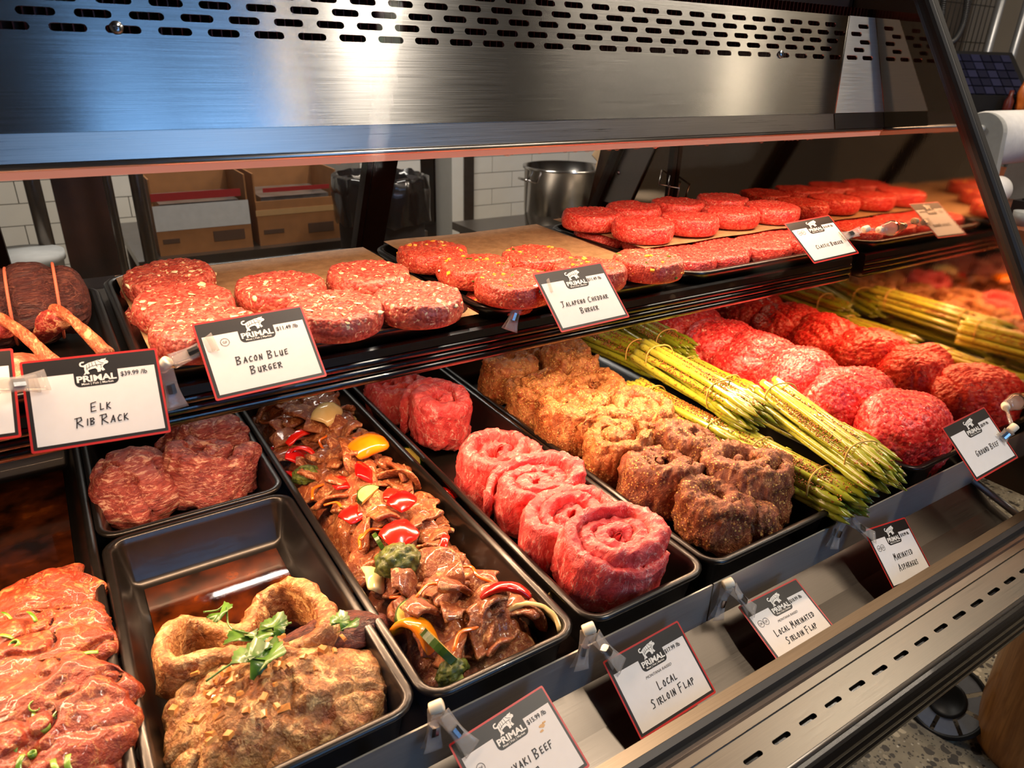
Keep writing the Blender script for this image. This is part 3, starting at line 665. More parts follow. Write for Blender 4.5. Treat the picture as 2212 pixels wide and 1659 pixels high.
# hand lettering: strokes on a unit box (x 0..1, y 0..1 up)
HAND = {
 'A': [[(0, 0), (.5, 1), (.85, 0)], [(.2, .35), (.8, .38)]], 'B': [[(.05, 1), (.1, 0)], [(-.05, .95), (.6, .98), (.75, .75), (.2, .52), (.75, .35), (.7, .1), (.05, 0)]],
 'C': [[(.8, .9), (.45, .95), (.1, .5), (.3, .05), (.85, .1)]], 'D': [[(.1, 1), (.12, 0)], [(-.05, .97), (.6, .9), (.8, .5), (.5, .08), (.05, 0)]],
 'E': [[(.75, 1), (.1, .9), (.15, .05), (.8, .1)], [(.12, .5), (.65, .55)]], 'F': [[(.1, .95), (.1, -.05)], [(0, .95), (.85, 1.02)], [(.1, .5), (.6, .55)]],
 'G': [[(.8, .92), (.4, .95), (.08, .5), (.3, .03), (.8, .12), (.78, .45), (.45, .43)]], 'H': [[(.1, 1), (.1, 0)], [(.8, 1), (.78, 0)], [(.1, .5), (.8, .52)]],
 'I': [[(.3, .95), (.32, 0)]], 'J': [[(0, 1), (.8, 1)], [(.5, 1), (.45, .15), (.1, .0)]], 'K': [[(.1, 1), (.12, 0)], [(.75, .95), (.15, .45), (.9, .02)]],
 'L': [[(.1, 1), (.15, .02), (.8, .1)]], 'M': [[(0, 0), (.15, 1), (.45, .35), (.75, 1), (.9, 0)]], 'N': [[(.08, 0), (.1, .95), (.7, .05), (.75, 1)]],
 'O': [[(.45, .95), (.1, .6), (.15, .1), (.6, .05), (.8, .5), (.6, .92), (.4, .95)]], 'P': [[(.1, .95), (.12, -.05)], [(0, .93), (.65, .97), (.75, .65), (.15, .45)]],
 'R': [[(.1, .95), (.1, -.05)], [(-.2, .9), (.65, .98), (.75, .68), (.15, .45), (.95, .02)]], 'S': [[(.75, .9), (.4, 1), (.15, .75), (.65, .4), (.55, .08), (.05, .05)]],
 'T': [[(-.1, .95), (.85, 1.0)], [(.38, .97), (.38, 0)]], 'U': [[(.1, .95), (.12, .2), (.4, .02), (.7, .3), (.72, .95), (.78, 0)]], 'Y': [[(.05, 1), (.4, .5)], [(.8, 1), (.25, -.1)]],
}
def hand_words(lines, cx, cy, big, small, gap, width=1.0, slant=0.12, pitch=0.98):
    """Lines of small-caps lettering centred at (cx, cy) mm; returns flat stroke mesh in card coordinates."""
    b = MB(); rr = random.Random(sum(map(ord, ''.join(lines))))
    def seg(p, q, w):
        p = np.array(p); q = np.array(q); d = q - p; L = np.linalg.norm(d)
        if L < 1e-6: return
        d /= L; nrm = np.array([-d[1], d[0]]) * w / 2; e = d * w * 0.4
        b.add([mm(*(p - e + nrm), .55), mm(*(q + e + nrm), .55), mm(*(q + e - nrm), .55), mm(*(p - e - nrm), .55)], [(0, 3, 2, 1)])
    for li, line in enumerate(lines):
        adv = []; x = 0
        for wi, word in enumerate(line.split(' ')):
            for ci, ch in enumerate(word):
                h = big if ci == 0 else small; wch = h * (0.36 if ch == 'I' else 0.66)
                adv.append((ch, x, h)); x += wch + h * 0.20 * pitch
            x += small * 0.55
        tot = x - small * 0.55
        for ch, ox, h in adv:
            dy = rr.uniform(-.25, .25)
            for st in HAND[ch]:
                pts = [(cx - tot / 2 + ox + (px * 0.62 + py * slant) * h, cy + li * gap + small * 0.5 - py * h + (h - small) * .25 + dy) for px, py in st]
                for p, q in zip(pts[:-1], pts[1:]): seg(p, q, width)
    return b
def text_me(txt, height, cx, cy, z=0.5, offset=0.0, xs=1.0, shear=0.0, align='CENTER', width=None):
    cu = bpy.data.curves.new('text', 'FONT'); cu.body = txt; cu.size = 1.0; cu.align_x = 'LEFT'; cu.offset = offset; cu.shear = shear; cu.resolution_u = 3
    o = bpy.data.objects.new('text', cu); COL.objects.link(o)
    me = bpy.data.meshes.new_from_object(o.evaluated_get(bpy.context.evaluated_depsgraph_get()))
    bpy.data.objects.remove(o); bpy.data.curves.remove(cu)
    co = np.empty(len(me.vertices) * 3); me.vertices.foreach_get('co', co); co = co.reshape(-1, 3)
    x0, x1 = co[:, 0].min(), co[:, 0].max(); s = height / 0.729
    sx = s * xs if width is None else width / (x1 - x0)
    X = (co[:, 0] - (x0 + x1) / 2) * sx + cx; Y = cy - (co[:, 1] - 0.36) * s
    if align == 'LEFT': X += (x1 - x0) / 2 * sx
    out = np.stack([(X - CW / 2) / 1000, (CH / 2 - Y) / 1000, np.full(len(X), z / 1000)], 1)
    me.vertices.foreach_set('co', out.ravel()); me.update(); me.materials.clear()
    return me
def plate(outline, z0, z1, name, hole=None):
    n = len(outline); V = [mm(x, y, z0) for x, y in outline] + [mm(x, y, z1) for x, y in outline]
    F = [tuple(range(n, 2 * n))[::-1], tuple(range(n))] + [(i, n + i, n + (i + 1) % n, (i + 1) % n) for i in range(n)]
    return mesh(name, V, F, False)
def rr_mm(x0, y0, x1, y1, r, corners=(1, 1, 1, 1)):
    pts = []
    for k, (cx, cy, a0) in enumerate(((x1 - r, y1 - r, 0), (x0 + r, y1 - r, 90), (x0 + r, y0 + r, 180), (x1 - r, y0 + r, 270))):
        if not corners[k]: pts.append((x1 if k in (0, 3) else x0, y1 if k < 2 else y0)); continue
        for j in range(6): a = math.radians(a0 + 18 * j); pts.append((cx + r * math.cos(a), cy + r * math.sin(a)))
    return pts
BULL = [(45.6, 9.0), (46.3, 7.2), (48.2, 6.4), (50.2, 6.6), (49.2, 7.9), (48.0, 7.6), (47.0, 8.6), (47.3, 10.0), (48.8, 10.3), (51.0, 9.2), (53.4, 8.0), (56.5, 7.4), (59.3, 6.6), (61.0, 6.2),
        (63.0, 6.3), (64.2, 5.6), (66.4, 5.6), (68.2, 5.2), (67.3, 6.6), (69.2, 8.0), (69.6, 9.2), (68.6, 10.4), (66.6, 10.8), (65.3, 11.8), (64.4, 13.3), (64.7, 14.2), (66.0, 16.6), (63.8, 17.4), (62.9, 15.4),
        (62.2, 17.8), (59.8, 18.1), (59.6, 15.6), (58.4, 14.0), (55.6, 14.3), (52.4, 15.3), (52.2, 16.6), (53.2, 18.6), (51.2, 19.2), (50.3, 18.2), (49.8, 19.3), (48.0, 19.6), (49.6, 17.0), (49.2, 14.2), (49.4, 12.0), (48.0, 11.6), (46.2, 10.9)]
BULLCUTS = [[(60.8, 6.6), (62.6, 8.6), (65.8, 9.9)], [(58.6, 7.2), (59.2, 10.5), (60.0, 13.0)], [(55.9, 8.0), (56.2, 11.4)], [(53.6, 8.6), (53.6, 11.9), (53.4, 13.6)], [(51.6, 10.0), (51.2, 13.4), (51.6, 15.2)], [(51.4, 13.6), (54.6, 12.0), (58.6, 11.2), (62.6, 10.6), (64.8, 11.0)], [(62.6, 10.8), (63.4, 12.6), (62.8, 14.6)], [(66.6, 7.6), (67.2, 7.4)]]
def strokes(lines, w, z):
    b = MB()
    for st in lines:
        for p, q in zip(st[:-1], st[1:]):
            p = np.array(p); q = np.array(q); d = q - p; d = d / np.linalg.norm(d); nrm = np.array([-d[1], d[0]]) * w / 2
            b.add([mm(*(p + nrm), z), mm(*(q + nrm), z), mm(*(q - nrm), z), mm(*(p - nrm), z)], [(0, 3, 2, 1)])
    return b
_backing = plate(rr_mm(0, 0, CW, CH, 2.0), -0.5, 0.0, 'backing'); _border = plate(rr_mm(1.9, 1.9, CW - 1.9, CH - 2.2, 1.0), 0.0, 0.08, 'black_border')
_white = plate([(5.0, 17.0), (CW - 4.4, 17.0), (CW - 4.4, CH - 5.0), (5.0, CH - 5.0)], 0.08, 0.2, 'white_field')
_tab = plate(rr_mm(40.0, 16.5, 76.0, 31.0, 5.0, (1, 1, 0, 0)), 0.08, 0.3, 'logo_tab')
_bull = mesh('bull_emblem', [mm(x, y, 0.5) for x, y in BULL], [tuple(range(len(BULL)))[::-1]], False)
_cuts = strokes(BULLCUTS, 0.45, 0.6).me('emblem_lines')
_name = text_me('PRIMAL', 6.0, 58.2, 23.3, 0.5, 0.035, width=32.5); _tagl = text_me('Meat | Fish | Market', 2.1, 58.4, 28.3, 0.5, 0.012, width=26.0)
def card(key, label, price, lines, cx=58.0, cy=56.0, big=9.2, small=6.2, gap=13.0, raised=False, marks='', price_left=78.0, stain=False, mark_xy=(18.0, 24.0)):
    t = thing('price_card', label, 'price card', 'price cards in the meat case', card_matrix(key))
    link('backing', _backing, MAT['card_red'], t); link('black_border', _border, MAT['card_black'], t); link('white_field', _white, MAT['card_white'], t)
    tb = link('logo_tab', _tab, MAT['card_black'], t); bl = link('bull_emblem', _bull, MAT['print_white'], tb); link('emblem_lines', _cuts, MAT['card_black'], t)
    link('shop_name', _name, MAT['print_white'], tb); link('tagline', _tagl, MAT['print_white'], tb)
    if price: link('price', text_me(price, 4.5, price_left, 22.3, 0.5, 0.016, align='LEFT', xs=0.92), MAT['ink'], t)
    if lines: link('handwriting', hand_words(lines, cx, cy, big, small, gap).me('handwriting'), MAT['ink'], t)
    if raised: link('origin_line', text_me('MONTANA RAISED', 3.0, 58.0, 36.4, 0.5, 0.0, shear=0.35, width=38.0), MAT['ink'], t)
    for k, mk in enumerate(marks.split()):
        x, y = mark_xy[0] + k * 9.2, mark_xy[1]
        ring = [[(x + 4.2 * math.cos(a * math.pi / 12), y + 4.2 * math.sin(a * math.pi / 12)) for a in range(25)]]
        link('diet_mark', strokes(ring, 0.5, 0.5).me('diet_mark'), MAT['ink'], t); link('diet_letters', text_me(mk, 2.9, x, y, 0.5), MAT['ink'], t)
    if stain:
        b = MB()
        for sx, sy, r in ((90, 32, 4.0), (87, 36, 2.6), (93.5, 30.5, 2.2)):
            k = 14; rd_ = random.Random(int(sx)); pts = [(sx + r * rd_.uniform(.6, 1.1) * math.cos(2 * math.pi * i / k), sy + .6 * r * rd_.uniform(.6, 1.1) * math.sin(2 * math.pi * i / k)) for i in range(k)]
            b.add([mm(px, py, .35) for px, py in pts], [tuple(range(k))[::-1]])
        link('sauce_stain', b.me('sauce_stain'), MAT['stain'], t)
    return t
card('left', 'price card cut off beyond the Elk Rib Rack card', '$9.99 /lb', [])
card('elk', 'price card lettered Elk Rib Rack on the shelf edge', '$39.99 /lb', ['ELK', 'RIB RACK'], cy=52.0)
card('bacon', 'price card lettered Bacon Blue Burger on the shelf edge', '$11.49 /lb', ['BACON BLUE', 'BURGER'], cx=56, cy=50, big=8.6, small=6.0, marks='GF', mark_xy=(25.0, 26.5))
card('jal', 'price card lettered Jalapeno Cheddar Burger on the shelf edge', '$11.49 /lb', ['JALAPENO CHEDDAR', 'BURGER'], cx=57, cy=51, big=8.0, small=5.4, price_left=76.5)
card('classic', 'price card lettered Classic Burger clipped to the mirrored panel', '$10.49 /lb', ['CLASSIC BURGER'], cx=62, cy=58, big=7.6, small=5.6, marks='GF DF', mark_xy=(17.0, 25.0))
card('gb', 'price card lettered Ground Beef clipped to the mirrored panel', '$8.99 /lb', ['GROUND BEEF'], cx=62, cy=55, big=8.6, small=6.2)
card('teri', 'price card lettered Teriyaki Beef with a dried sauce stain', '$15.99 /lb', ['TERIYAKI BEEF', 'STIR'], cx=57, cy=50, big=8.8, small=6.2, marks='DF', stain=True, mark_xy=(17.0, 33.0))
card('sirl', 'price card lettered Montana Raised Local Sirloin Flap without diet marks', '$17.99 /lb', ['LOCAL', 'SIRLOIN FLAP'], cx=62, cy=50, big=9.0, small=6.4, raised=True, price_left=76.5)
card('marsir', 'price card lettered Local Marinated Sirloin Flap', '$18.99 /lb', ['LOCAL MARINATED', 'SIRLOIN FLAP'], cx=60, cy=48, big=8.4, small=5.8, raised=True, marks='DF GF', price_left=76.5, mark_xy=(14.0, 30.0))
card('asp', 'price card lettered Marinated Asparagus', '$10.99 /lb', ['MARINATED', 'ASPARAGUS'], cx=62, cy=48, big=9.2, small=6.6, gap=15, marks='DF GF', mark_xy=(14.0, 30.0))

# ------------------------------------------------------------------ sign clips
def jaw(a, b, wid0=0.013, wid1=0.021, gap=0.0035, n=(0, -0.6, 0.8), parent=None):
    """Two flared clear plates from point a (hinge) to point b (tip), with a small spring block."""
    a = np.asarray(a, float); b = np.asarray(b, float); d = b - a; L = np.linalg.norm(d); d /= L
    nv = np.asarray(n, float); nv -= d * np.dot(nv, d); nv /= np.linalg.norm(nv); s = np.cross(d, nv)
    for sg in (1, -1):
        path = np.array([a + d * L * t + nv * sg * (gap * (1.5 - 1.1 * math.sin(math.pi * min(1, t * 1.35) / 1.0 * 0.74)) + 0.0022 * max(0, t - .75) * 4 * 0.6) for t in np.linspace(0, 1, 12)])
        w = [wid0 + (wid1 - wid0) * (max(0, t - 0.45) / 0.55) ** 1.6 for t in np.linspace(0, 1, 12)]
        V, F = ribbon(path, w, 0.0016, 10, up=nv, p=0.4); link('jaw_plate', mesh('jaw_plate', V, F), MAT['clear_plastic'], parent)
    c = a + d * L * 0.5
    V, F = ribbon(np.array([c - d * 0.005, c + d * 0.005]), 0.008, 0.009, 8, up=nv, p=0.3); link('spring', mesh('spring', V, F, False), MAT['screw'], parent)
def barrel(c, axis, r=0.0062, L=0.014, parent=None):
    c = np.asarray(c, float); ax = np.asarray(axis, float); ax /= np.linalg.norm(ax)
    path = [c + ax * L * t for t in (-0.5, -0.46, -0.38, 0.0, 0.38, 0.46, 0.5)]
    V, F = tube(path, [r * .72, r * .92, r, r * 1.02, r, r * .92, r * .72], 18); link('knuckle', mesh('knuckle', V, F), MAT['cream_plastic'], parent)
def sign_clip(label, bpx, by, foot, key, cpt, ax=(0.8, -0.3, 0.3), fl=0.040):
    B = aty(bpx[0], bpx[1], by)
    t = thing('sign_clip', label, 'sign clip', 'clear plastic sign clips', Matrix.Translation(B))
    Mi = Matrix.Translation(-Vector(B))
    C = np.array(card_matrix(key) @ Vector(mm(cpt[0], cpt[1], 0))) - B
    barrel((0, 0, 0), ax, parent=t)
    nrm = np.array(card_matrix(key).to_3x3() @ Vector((0, 0, 1)))
    if foot is not None: jaw((foot[0] * .12, foot[1] * .12, -0.004), foot, n=(0, -1, 0.2), parent=t)
    jaw(C * 0.14, C, n=nrm, parent=t)
sign_clip('clear clip with cream knuckle holding the Teriyaki Beef card', (943, 1527), 0.438, (-0.008, -0.004, -0.046), 'teri', (17, 14))
sign_clip('clear clip with cream knuckle holding the Local Sirloin Flap card', (1272, 1358), 0.438, (-0.012, -0.004, -0.046), 'sirl', (17, 12))
sign_clip('clear clip with cream knuckle holding the Marinated Sirloin card', (1573, 1260), 0.438, (-0.016, -0.004, -0.046), 'marsir', (15, 13))
sign_clip('clear clip with cream knuckle holding the Marinated Asparagus card', (1824, 1113), 0.438, (-0.018, -0.004, -0.046), 'asp', (12, 14))
sign_clip('clear clip with cream knuckle holding the Bacon Blue card', (355, 788), 0.725, (0.004, -0.004, -0.046), 'bacon', (17, 25), (0.5, -0.3, 0.6))
sign_clip('clear clip with cream knuckle holding the Jalapeno Cheddar card', (1124, 646), 0.725, (-0.018, -0.004, -0.038), 'jal', (19, 22), (0.75, -0.1, 0.5))
sign_clip('clear clip reaching over to the Elk Rib Rack card', (-50, 838), 0.700, (0.0, 0.02, -0.04), 'elk', (18, 21))
def mirror_clip(label, key, cpt, mid, ball):
    mid = np.asarray(mid); ball = np.asarray(ball); t = thing('suction_clip', label, 'sign clip', 'clear suction clips on the mirrored panel', Matrix.Translation(mid))
    C = np.array(card_matrix(key) @ Vector(mm(cpt[0], cpt[1], 0))) - mid; nrm = np.array(card_matrix(key).to_3x3() @ Vector((0, 0, 1)))
    jaw(C * 0.25, C, n=nrm, parent=t); barrel((0, 0, 0), C, 0.006, 0.013, parent=t)
    V, F = tube([(0, 0, 0), ball - mid], 0.003, 10); link('rod', mesh('rod', V, F), MAT['clear_plastic'], t)
    b = ball - mid; ax = (ball - mid) / np.linalg.norm(ball - mid); barrel(b, ax, 0.006, 0.012, parent=t)
    e = np.array([XE - 0.0005, ball[1], ball[2]]) - mid
    V, F = tube([b + (e - b) * k for k in (0.05, 0.25, 0.5, 0.75, 1.0)], [0.007, 0.0095, 0.0105, 0.013, 0.014], 18); link('suction_cup', mesh('suction_cup', V, F), MAT['clear_plastic'], t)
mirror_clip('clear suction clip with cream knuckles holding the Classic Burger card', 'classic', (98, 50), aty(1870, 495, 0.70), atx(1901, 497, 1.215))
mirror_clip('clear suction clip with a ball joint holding the Ground Beef card', 'gb', (100, 52), aty(2188, 925, 0.385), atx(2172, 878, 1.215))

# ------------------------------------------------------------------ burgers
def patty_mesh(R, h, seed, gran=0.0046, amp=0.0009, lines=True, N=112, wob=0.035):
    prof = []
    e = 0.0050
    for k in range(26): prof.append(((R - e) * k / 25.0, h, 0.0, 1.0))
    for k in range(1, 6): a = math.pi / 2 * (1 - k / 5); prof.append((R - e + e * math.cos(a), h - e + e * math.sin(a), math.cos(a), math.sin(a)))
    for k in range(1, 9): t = k / 9; prof.append((R + 0.002 * math.sin(math.pi * t), (h - e) * (1 - t) + 0.004 * t, 1.0, 0.0))
    prof += [(R - 0.001, 0.002, 0.7, -0.7), (R - 0.005, 0.0, 0, -1), (0.0, 0.0, 0, -1)]
    th = np.arange(N) * 2 * np.pi / N; V = []; NN = []
    for r, z, nr, nz in prof:
        V.append(np.stack([r * np.cos(th), r * np.sin(th), np.full(N, z)], 1)); NN.append(np.stack([nr * np.cos(th), nr * np.sin(th), np.full(N, nz)], 1))
    V = np.concatenate(V); NN = np.concatenate(NN)
    w = 1 + wob * fbm(np.stack([np.cos(np.tile(th, len(prof))) * 1.6, np.sin(np.tile(th, len(prof))) * 1.6, V[:, 2] * 20], 1), seed)
    V[:, :2] *= w[:, None]
    f1, f2 = worley(V / gran, seed); g = np.clip(0.62 - f1, -0.35, 0.6)
    d = amp * 1.7 * g + 0.0016 * fbm(V * 70, seed + 5)
    top = (NN[:, 2] > 0.3)
    if lines:
        s = (V[:, 0] + 0.004 * np.sin(V[:, 1] * 40 + seed)) / 0.0105
        d = d - top * 0.0016 * np.exp(-((s - np.round(s)) / 0.12) ** 2)
    d[NN[:, 2] < -0.5] = 0
    V = V + NN * d[:, None]
    V[:, 2] += top * 0.0022 * fbm(V * 32, seed + 9, 2)
    F = [(i * N + k, (i + 1) * N + k, (i + 1) * N + (k + 1) % N, i * N + (k + 1) % N) for i in range(len(prof) - 1) for k in range(N)]
    return mesh('patty', V, F)
RB = 0.0535
pm = {k: [patty_mesh(RB, 0.030, 11 * i + s, gr, am, True) for i in range(3)] for k, s, gr, am in (('bacon', 1, 0.0052, 0.0010), ('jal', 5, 0.0046, 0.0009), ('classic', 9, 0.0040, 0.0008))}
def bits(parent, name, me, mat, n, rr, R=RB, h=0.030, side=0.35, s0=0.7, s1=1.3):
    for k in range(n):
        if rr.random() < side: a = rr.uniform(math.pi * .9, math.pi * 2.1); M = TR(R * math.cos(a) * .985, R * math.sin(a) * .985, rr.uniform(.006, h - .004), rr.uniform(-1, 1), rr.uniform(-1, 1), a, rr.uniform(s0, s1))
        else: a = rr.uniform(0, 6.28); r = R * .9 * math.sqrt(rr.random()); M = TR(r * math.cos(a), r * math.sin(a), h - 0.0006, rr.uniform(-.3, .3), rr.uniform(-.3, .3), rr.uniform(0, 3), (rr.uniform(s0, s1), rr.uniform(s0, s1), .5))
        link(name, me, mat, parent, M)
cube_me = MB().box(-.0026, .0026, -.0026, .0026, -.0026, .0026).me('cheese_cube')
jal_me = MB().add([(-.004, -.0016, -.0012), (.004, -.0022, -.0012), (.0046, .0016, -.0008), (-.003, .0022, -.0012), (-.004, -.0010, .0014), (.0036, -.0018, .0014), (.004, .0012, .0016), (-.003, .0018, .0014)],
                  [(0, 3, 2, 1), (4, 5, 6, 7), (0, 1, 5, 4), (1, 2, 6, 5), (2, 3, 7, 6), (3, 0, 4, 7)]).me('jalapeno_bit')
_c = MB().lathe([(0, .0022), (.003, .0016), (.0048, 0), (.003, -.0012), (0, -.0014)], 9); _v = np.array(_c.v); _v += .0012 * np.stack([vnoise(_v * 400, k) for k in range(3)], 1)
blue_me = mesh('blue_cheese_crumble', _v, _c.f)
rr = random.Random(3)
def burger(kind, x, y, z, label, group, rz=None, tilt=(0, 0), s=1.0):
    i = rr.randrange(3); me = pm[kind][i]; mat = {'bacon': MAT['beef_bacon'], 'jal': MAT['beef_jalapeno'], 'classic': MAT['beef_classic']}[kind]
    M = TR(x, y, z, tilt[0], tilt[1], rr.uniform(-.5, .5) if rz is None else rz, s)
    if kind == 'classic': return tag(link('burger_patty', me, mat, None, M), label, 'burger', group)
    t = thing('burger_patty', label, 'burger', group, M); link('patty', me, mat, t)
    if kind == 'bacon': bits(t, 'blue_cheese_crumble', blue_me, MAT['blue_cheese'], 9, rr, side=.3, s0=.5, s1=1.3)
    else:
        bits(t, 'cheese_cube', cube_me, MAT['cheddar'], 13, rr, side=.4); bits(t, 'jalapeno_bit', jal_me, MAT['jalapeno'], 7, rr, side=.4, s0=.5, s1=1.2)
    return t
UZ = -0.2930
gB = 'pale flecked burgers on the shelf'
LB = 'thick burger patty with white cheese crumbles on brown paper'
for (px, py), ti in zip([(365, 585), (395, 640), (440, 692), (605, 608), (795, 582), (722, 655), (903, 632)], [(.12, -.1), (.1, -.06), (.03, .0), (.0, .0), (0, 0), (.05, .02), (.03, 0)]):
    p = atz(px, py, UZ + .030); burger('bacon', p[0], p[1], UZ, LB, gB, tilt=(ti[0] * .6, ti[1] * .6))
for x, y in ((0.108, 1.055), (0.10, 0.95)): burger('bacon', x - 0.002, y, -0.3135, 'patty with white crumbles in the lower layer below the paper', 'lower layer of flecked burgers', s=(.82, .82, .55))
gJ = 'jalapeno cheddar burgers on the shelf'; LJ = 'burger patty studded with orange cheese cubes and green jalapeno bits'
for px, py in ((935, 533), (1025, 563), (1160, 543), (1112, 597), (1275, 570), (1402, 552)):
    p = atz(px, py, UZ + .032); burger('jal', p[0], p[1], UZ + .002, LJ, gJ, s=.96)
for x, y in ((0.51, 1.01), (0.505, 0.80), (0.61, 0.80)): burger('jal', x, y, -0.3135, 'jalapeno cheese patty in the lower layer below the paper', 'lower layer of jalapeno burgers', s=(.95, .95, .5))
gC = 'plain red burgers in the upper layer'; gC2 = 'plain red burgers in the lower layer'
for x, y, ti in ((.803, 1.022, 0), (.915, 1.035, 0), (.832, .915, .03), (1.032, 1.035, 0), (.945, .918, 0), (1.062, .925, 0), (1.175, .92, .02), (1.155, 1.03, 0)):
    burger('classic', x + .03, y, -0.2805, 'plain red beef patty on raised paper in the upper layer', gC, tilt=(ti, 0), s=.97)
for x, y in ((.882, .862), (.985, .842), (1.10, .848), (.945, .815), (.870, .818), (1.055, .815), (1.165, .818), (1.19, .87), (.86, 1.02), (.90, .93)):
    burger('classic', x, y, -0.3125, 'plain red beef patty lying in the tray in the lower layer', gC2, s=(.95, .95, .85))
def sheet(x0, x1, y0, y1, z, seed, amp=0.0035, label='', curl=0.0, zback=0.0):
    nx, ny = 44, 44; gx, gy_ = np.meshgrid(np.linspace(x0, x1, nx), np.linspace(y0, y1, ny)); P = np.stack([gx.ravel(), gy_.ravel(), np.full(nx * ny, z)], 1)
    P[:, 2] += amp * (fbm(P * np.array([11, 11, 1]), seed) * .5 + .5) * 0.8
    e = np.minimum.reduce([P[:, 0] - x0, x1 - P[:, 0]]) ; P[:, 2] += curl * np.clip(1 - e / .03, 0, 1) ** 2
    P[:, 2] += zback * np.clip((P[:, 1] - y0) / (y1 - y0), 0, 1)
    P[:, 1] += 0.006 * vnoise(np.stack([P[:, 0] * 14, P[:, 1] * 0 + 3, P[:, 1] * 0], 1), seed) * ((P[:, 1] > y1 - .02) | (P[:, 1] < y0 + .02))
    V = np.concatenate([P, P - np.array([0, 0, .0004])]); n = nx * ny; F = []
    for j in range(ny - 1):
        for i in range(nx - 1):
            a = j * nx + i; F.append((a, a + 1, a + nx + 1, a + nx)); F.append((n + a, n + a + nx, n + a + nx + 1, n + a + 1))
    return tag(link('butcher_paper', mesh('butcher_paper', V, F), MAT['paper']), label, 'paper', 'brown butcher paper on the trays')
sheet(0.062, 0.432, 0.738, 1.122, UZ - .0032, 3, .0028, 'brown paper sheet under the pale flecked burgers')
sheet(0.470, 0.785, 0.762, 1.125, UZ - .0025, 5, .0035, 'brown paper sheet under the jalapeno burgers', .0, 0.004)
sheet(0.822, 1.228, 0.865, 1.125, -0.2845, 8, .003, 'brown paper sheet between the two layers of plain burgers')

# ------------------------------------------------------------------ ground beef mounds
def mound_mesh(a, b, h, seed, Nu=150, Nv=72):
    u = np.arange(Nu) * 2 * np.pi / Nu; v = np.linspace(0.0, 1.0, Nv); U, Vv = np.meshgrid(u, v)
    ph = (1 - Vv) * (np.pi / 2 + 0.35) - 0.35                   # from just under the belly to the top
    ph = np.pi / 2 - Vv * (np.pi / 2 + 0.95)
    c = np.sign(np.cos(ph)) * np.abs(np.cos(ph)) ** 0.72; s = np.sign(np.sin(ph)) * np.abs(np.sin(ph)) ** 0.85
    P = np.stack([a * c * np.cos(U), b * c * np.sin(U), h * s], 2).reshape(-1, 3)
    Nn = np.stack([c * np.cos(U) / a, c * np.sin(U) / b, s / h], 2).reshape(-1, 3); Nn /= np.linalg.norm(Nn, axis=1)[:, None] + 1e-9
    P += Nn * (0.012 * fbm(P * 16, seed, 2))[:, None]
    # folds left by the grinder: arcs across the mound
    q = (P[:, 0] * 0.9 + P[:, 1] * 0.35 + 2.6 * P[:, 1] ** 2 + 0.010 * fbm(P * 22, seed + 3, 2)) / 0.030
    cr = np.abs(q - np.round(q)); P -= Nn * (0.0050 * (0.35 + np.clip(fbm(P * 30, seed + 17, 2) + .5, 0, 1)) * np.exp(-(cr / 0.10) ** 2))[:, None]
    # strands: pebbles stretched along the folds
    D = np.array([[0.45, -0.9, 0], [0.9, 0.45, 0], [0, 0, 1.0]]); Q = P @ D.T
    f1, f2 = worley(Q / np.array([0.0056, 0.0092, 0.0062]), seed + 7)
    P += Nn * (0.0044 * np.clip(0.62 - f1, -0.3, 0.62))[:, None]
    F = [(i * Nu + k, (i + 1) * Nu + k, (i + 1) * Nu + (k + 1) % Nu, i * Nu + (k + 1) % Nu) for i in range(Nv - 1) for k in range(Nu)]
    return mesh('ground_beef', P, F)
gbm = [mound_mesh(.101, .070, .072, 21 + 7 * i) for i in range(4)]
gG = 'ground beef mounds in the pan'
for k, (x, y, z, rz, s) in enumerate(((1.134, .535, -.562, .22, 1.0), (1.140, .640, -.562, -.08, 1.0), (1.138, .742, -.558, .2, .98), (1.142, .842, -.562, -.12, 1.0), (1.140, .945, -.560, .1, .98),
                               (1.142, 1.045, -.562, .0, 1.0), (1.14, 1.145, -.56, .2, 1.0), (1.19, .590, -.575, 1.4, .50), (1.19, .790, -.575, 1.5, .50))):
    lab = 'mound of coarse bright red ground beef in the pan' if k < 7 else 'smaller lump of ground beef against the mirrored panel'
    tag(link('ground_beef_mound', gbm[k % 4], MAT['beef_ground'], None, TR(x, y, z, 0, 0, rz + (math.pi if k % 2 else 0), s)), lab, 'ground beef', gG if k < 7 else 'small ground beef lumps')

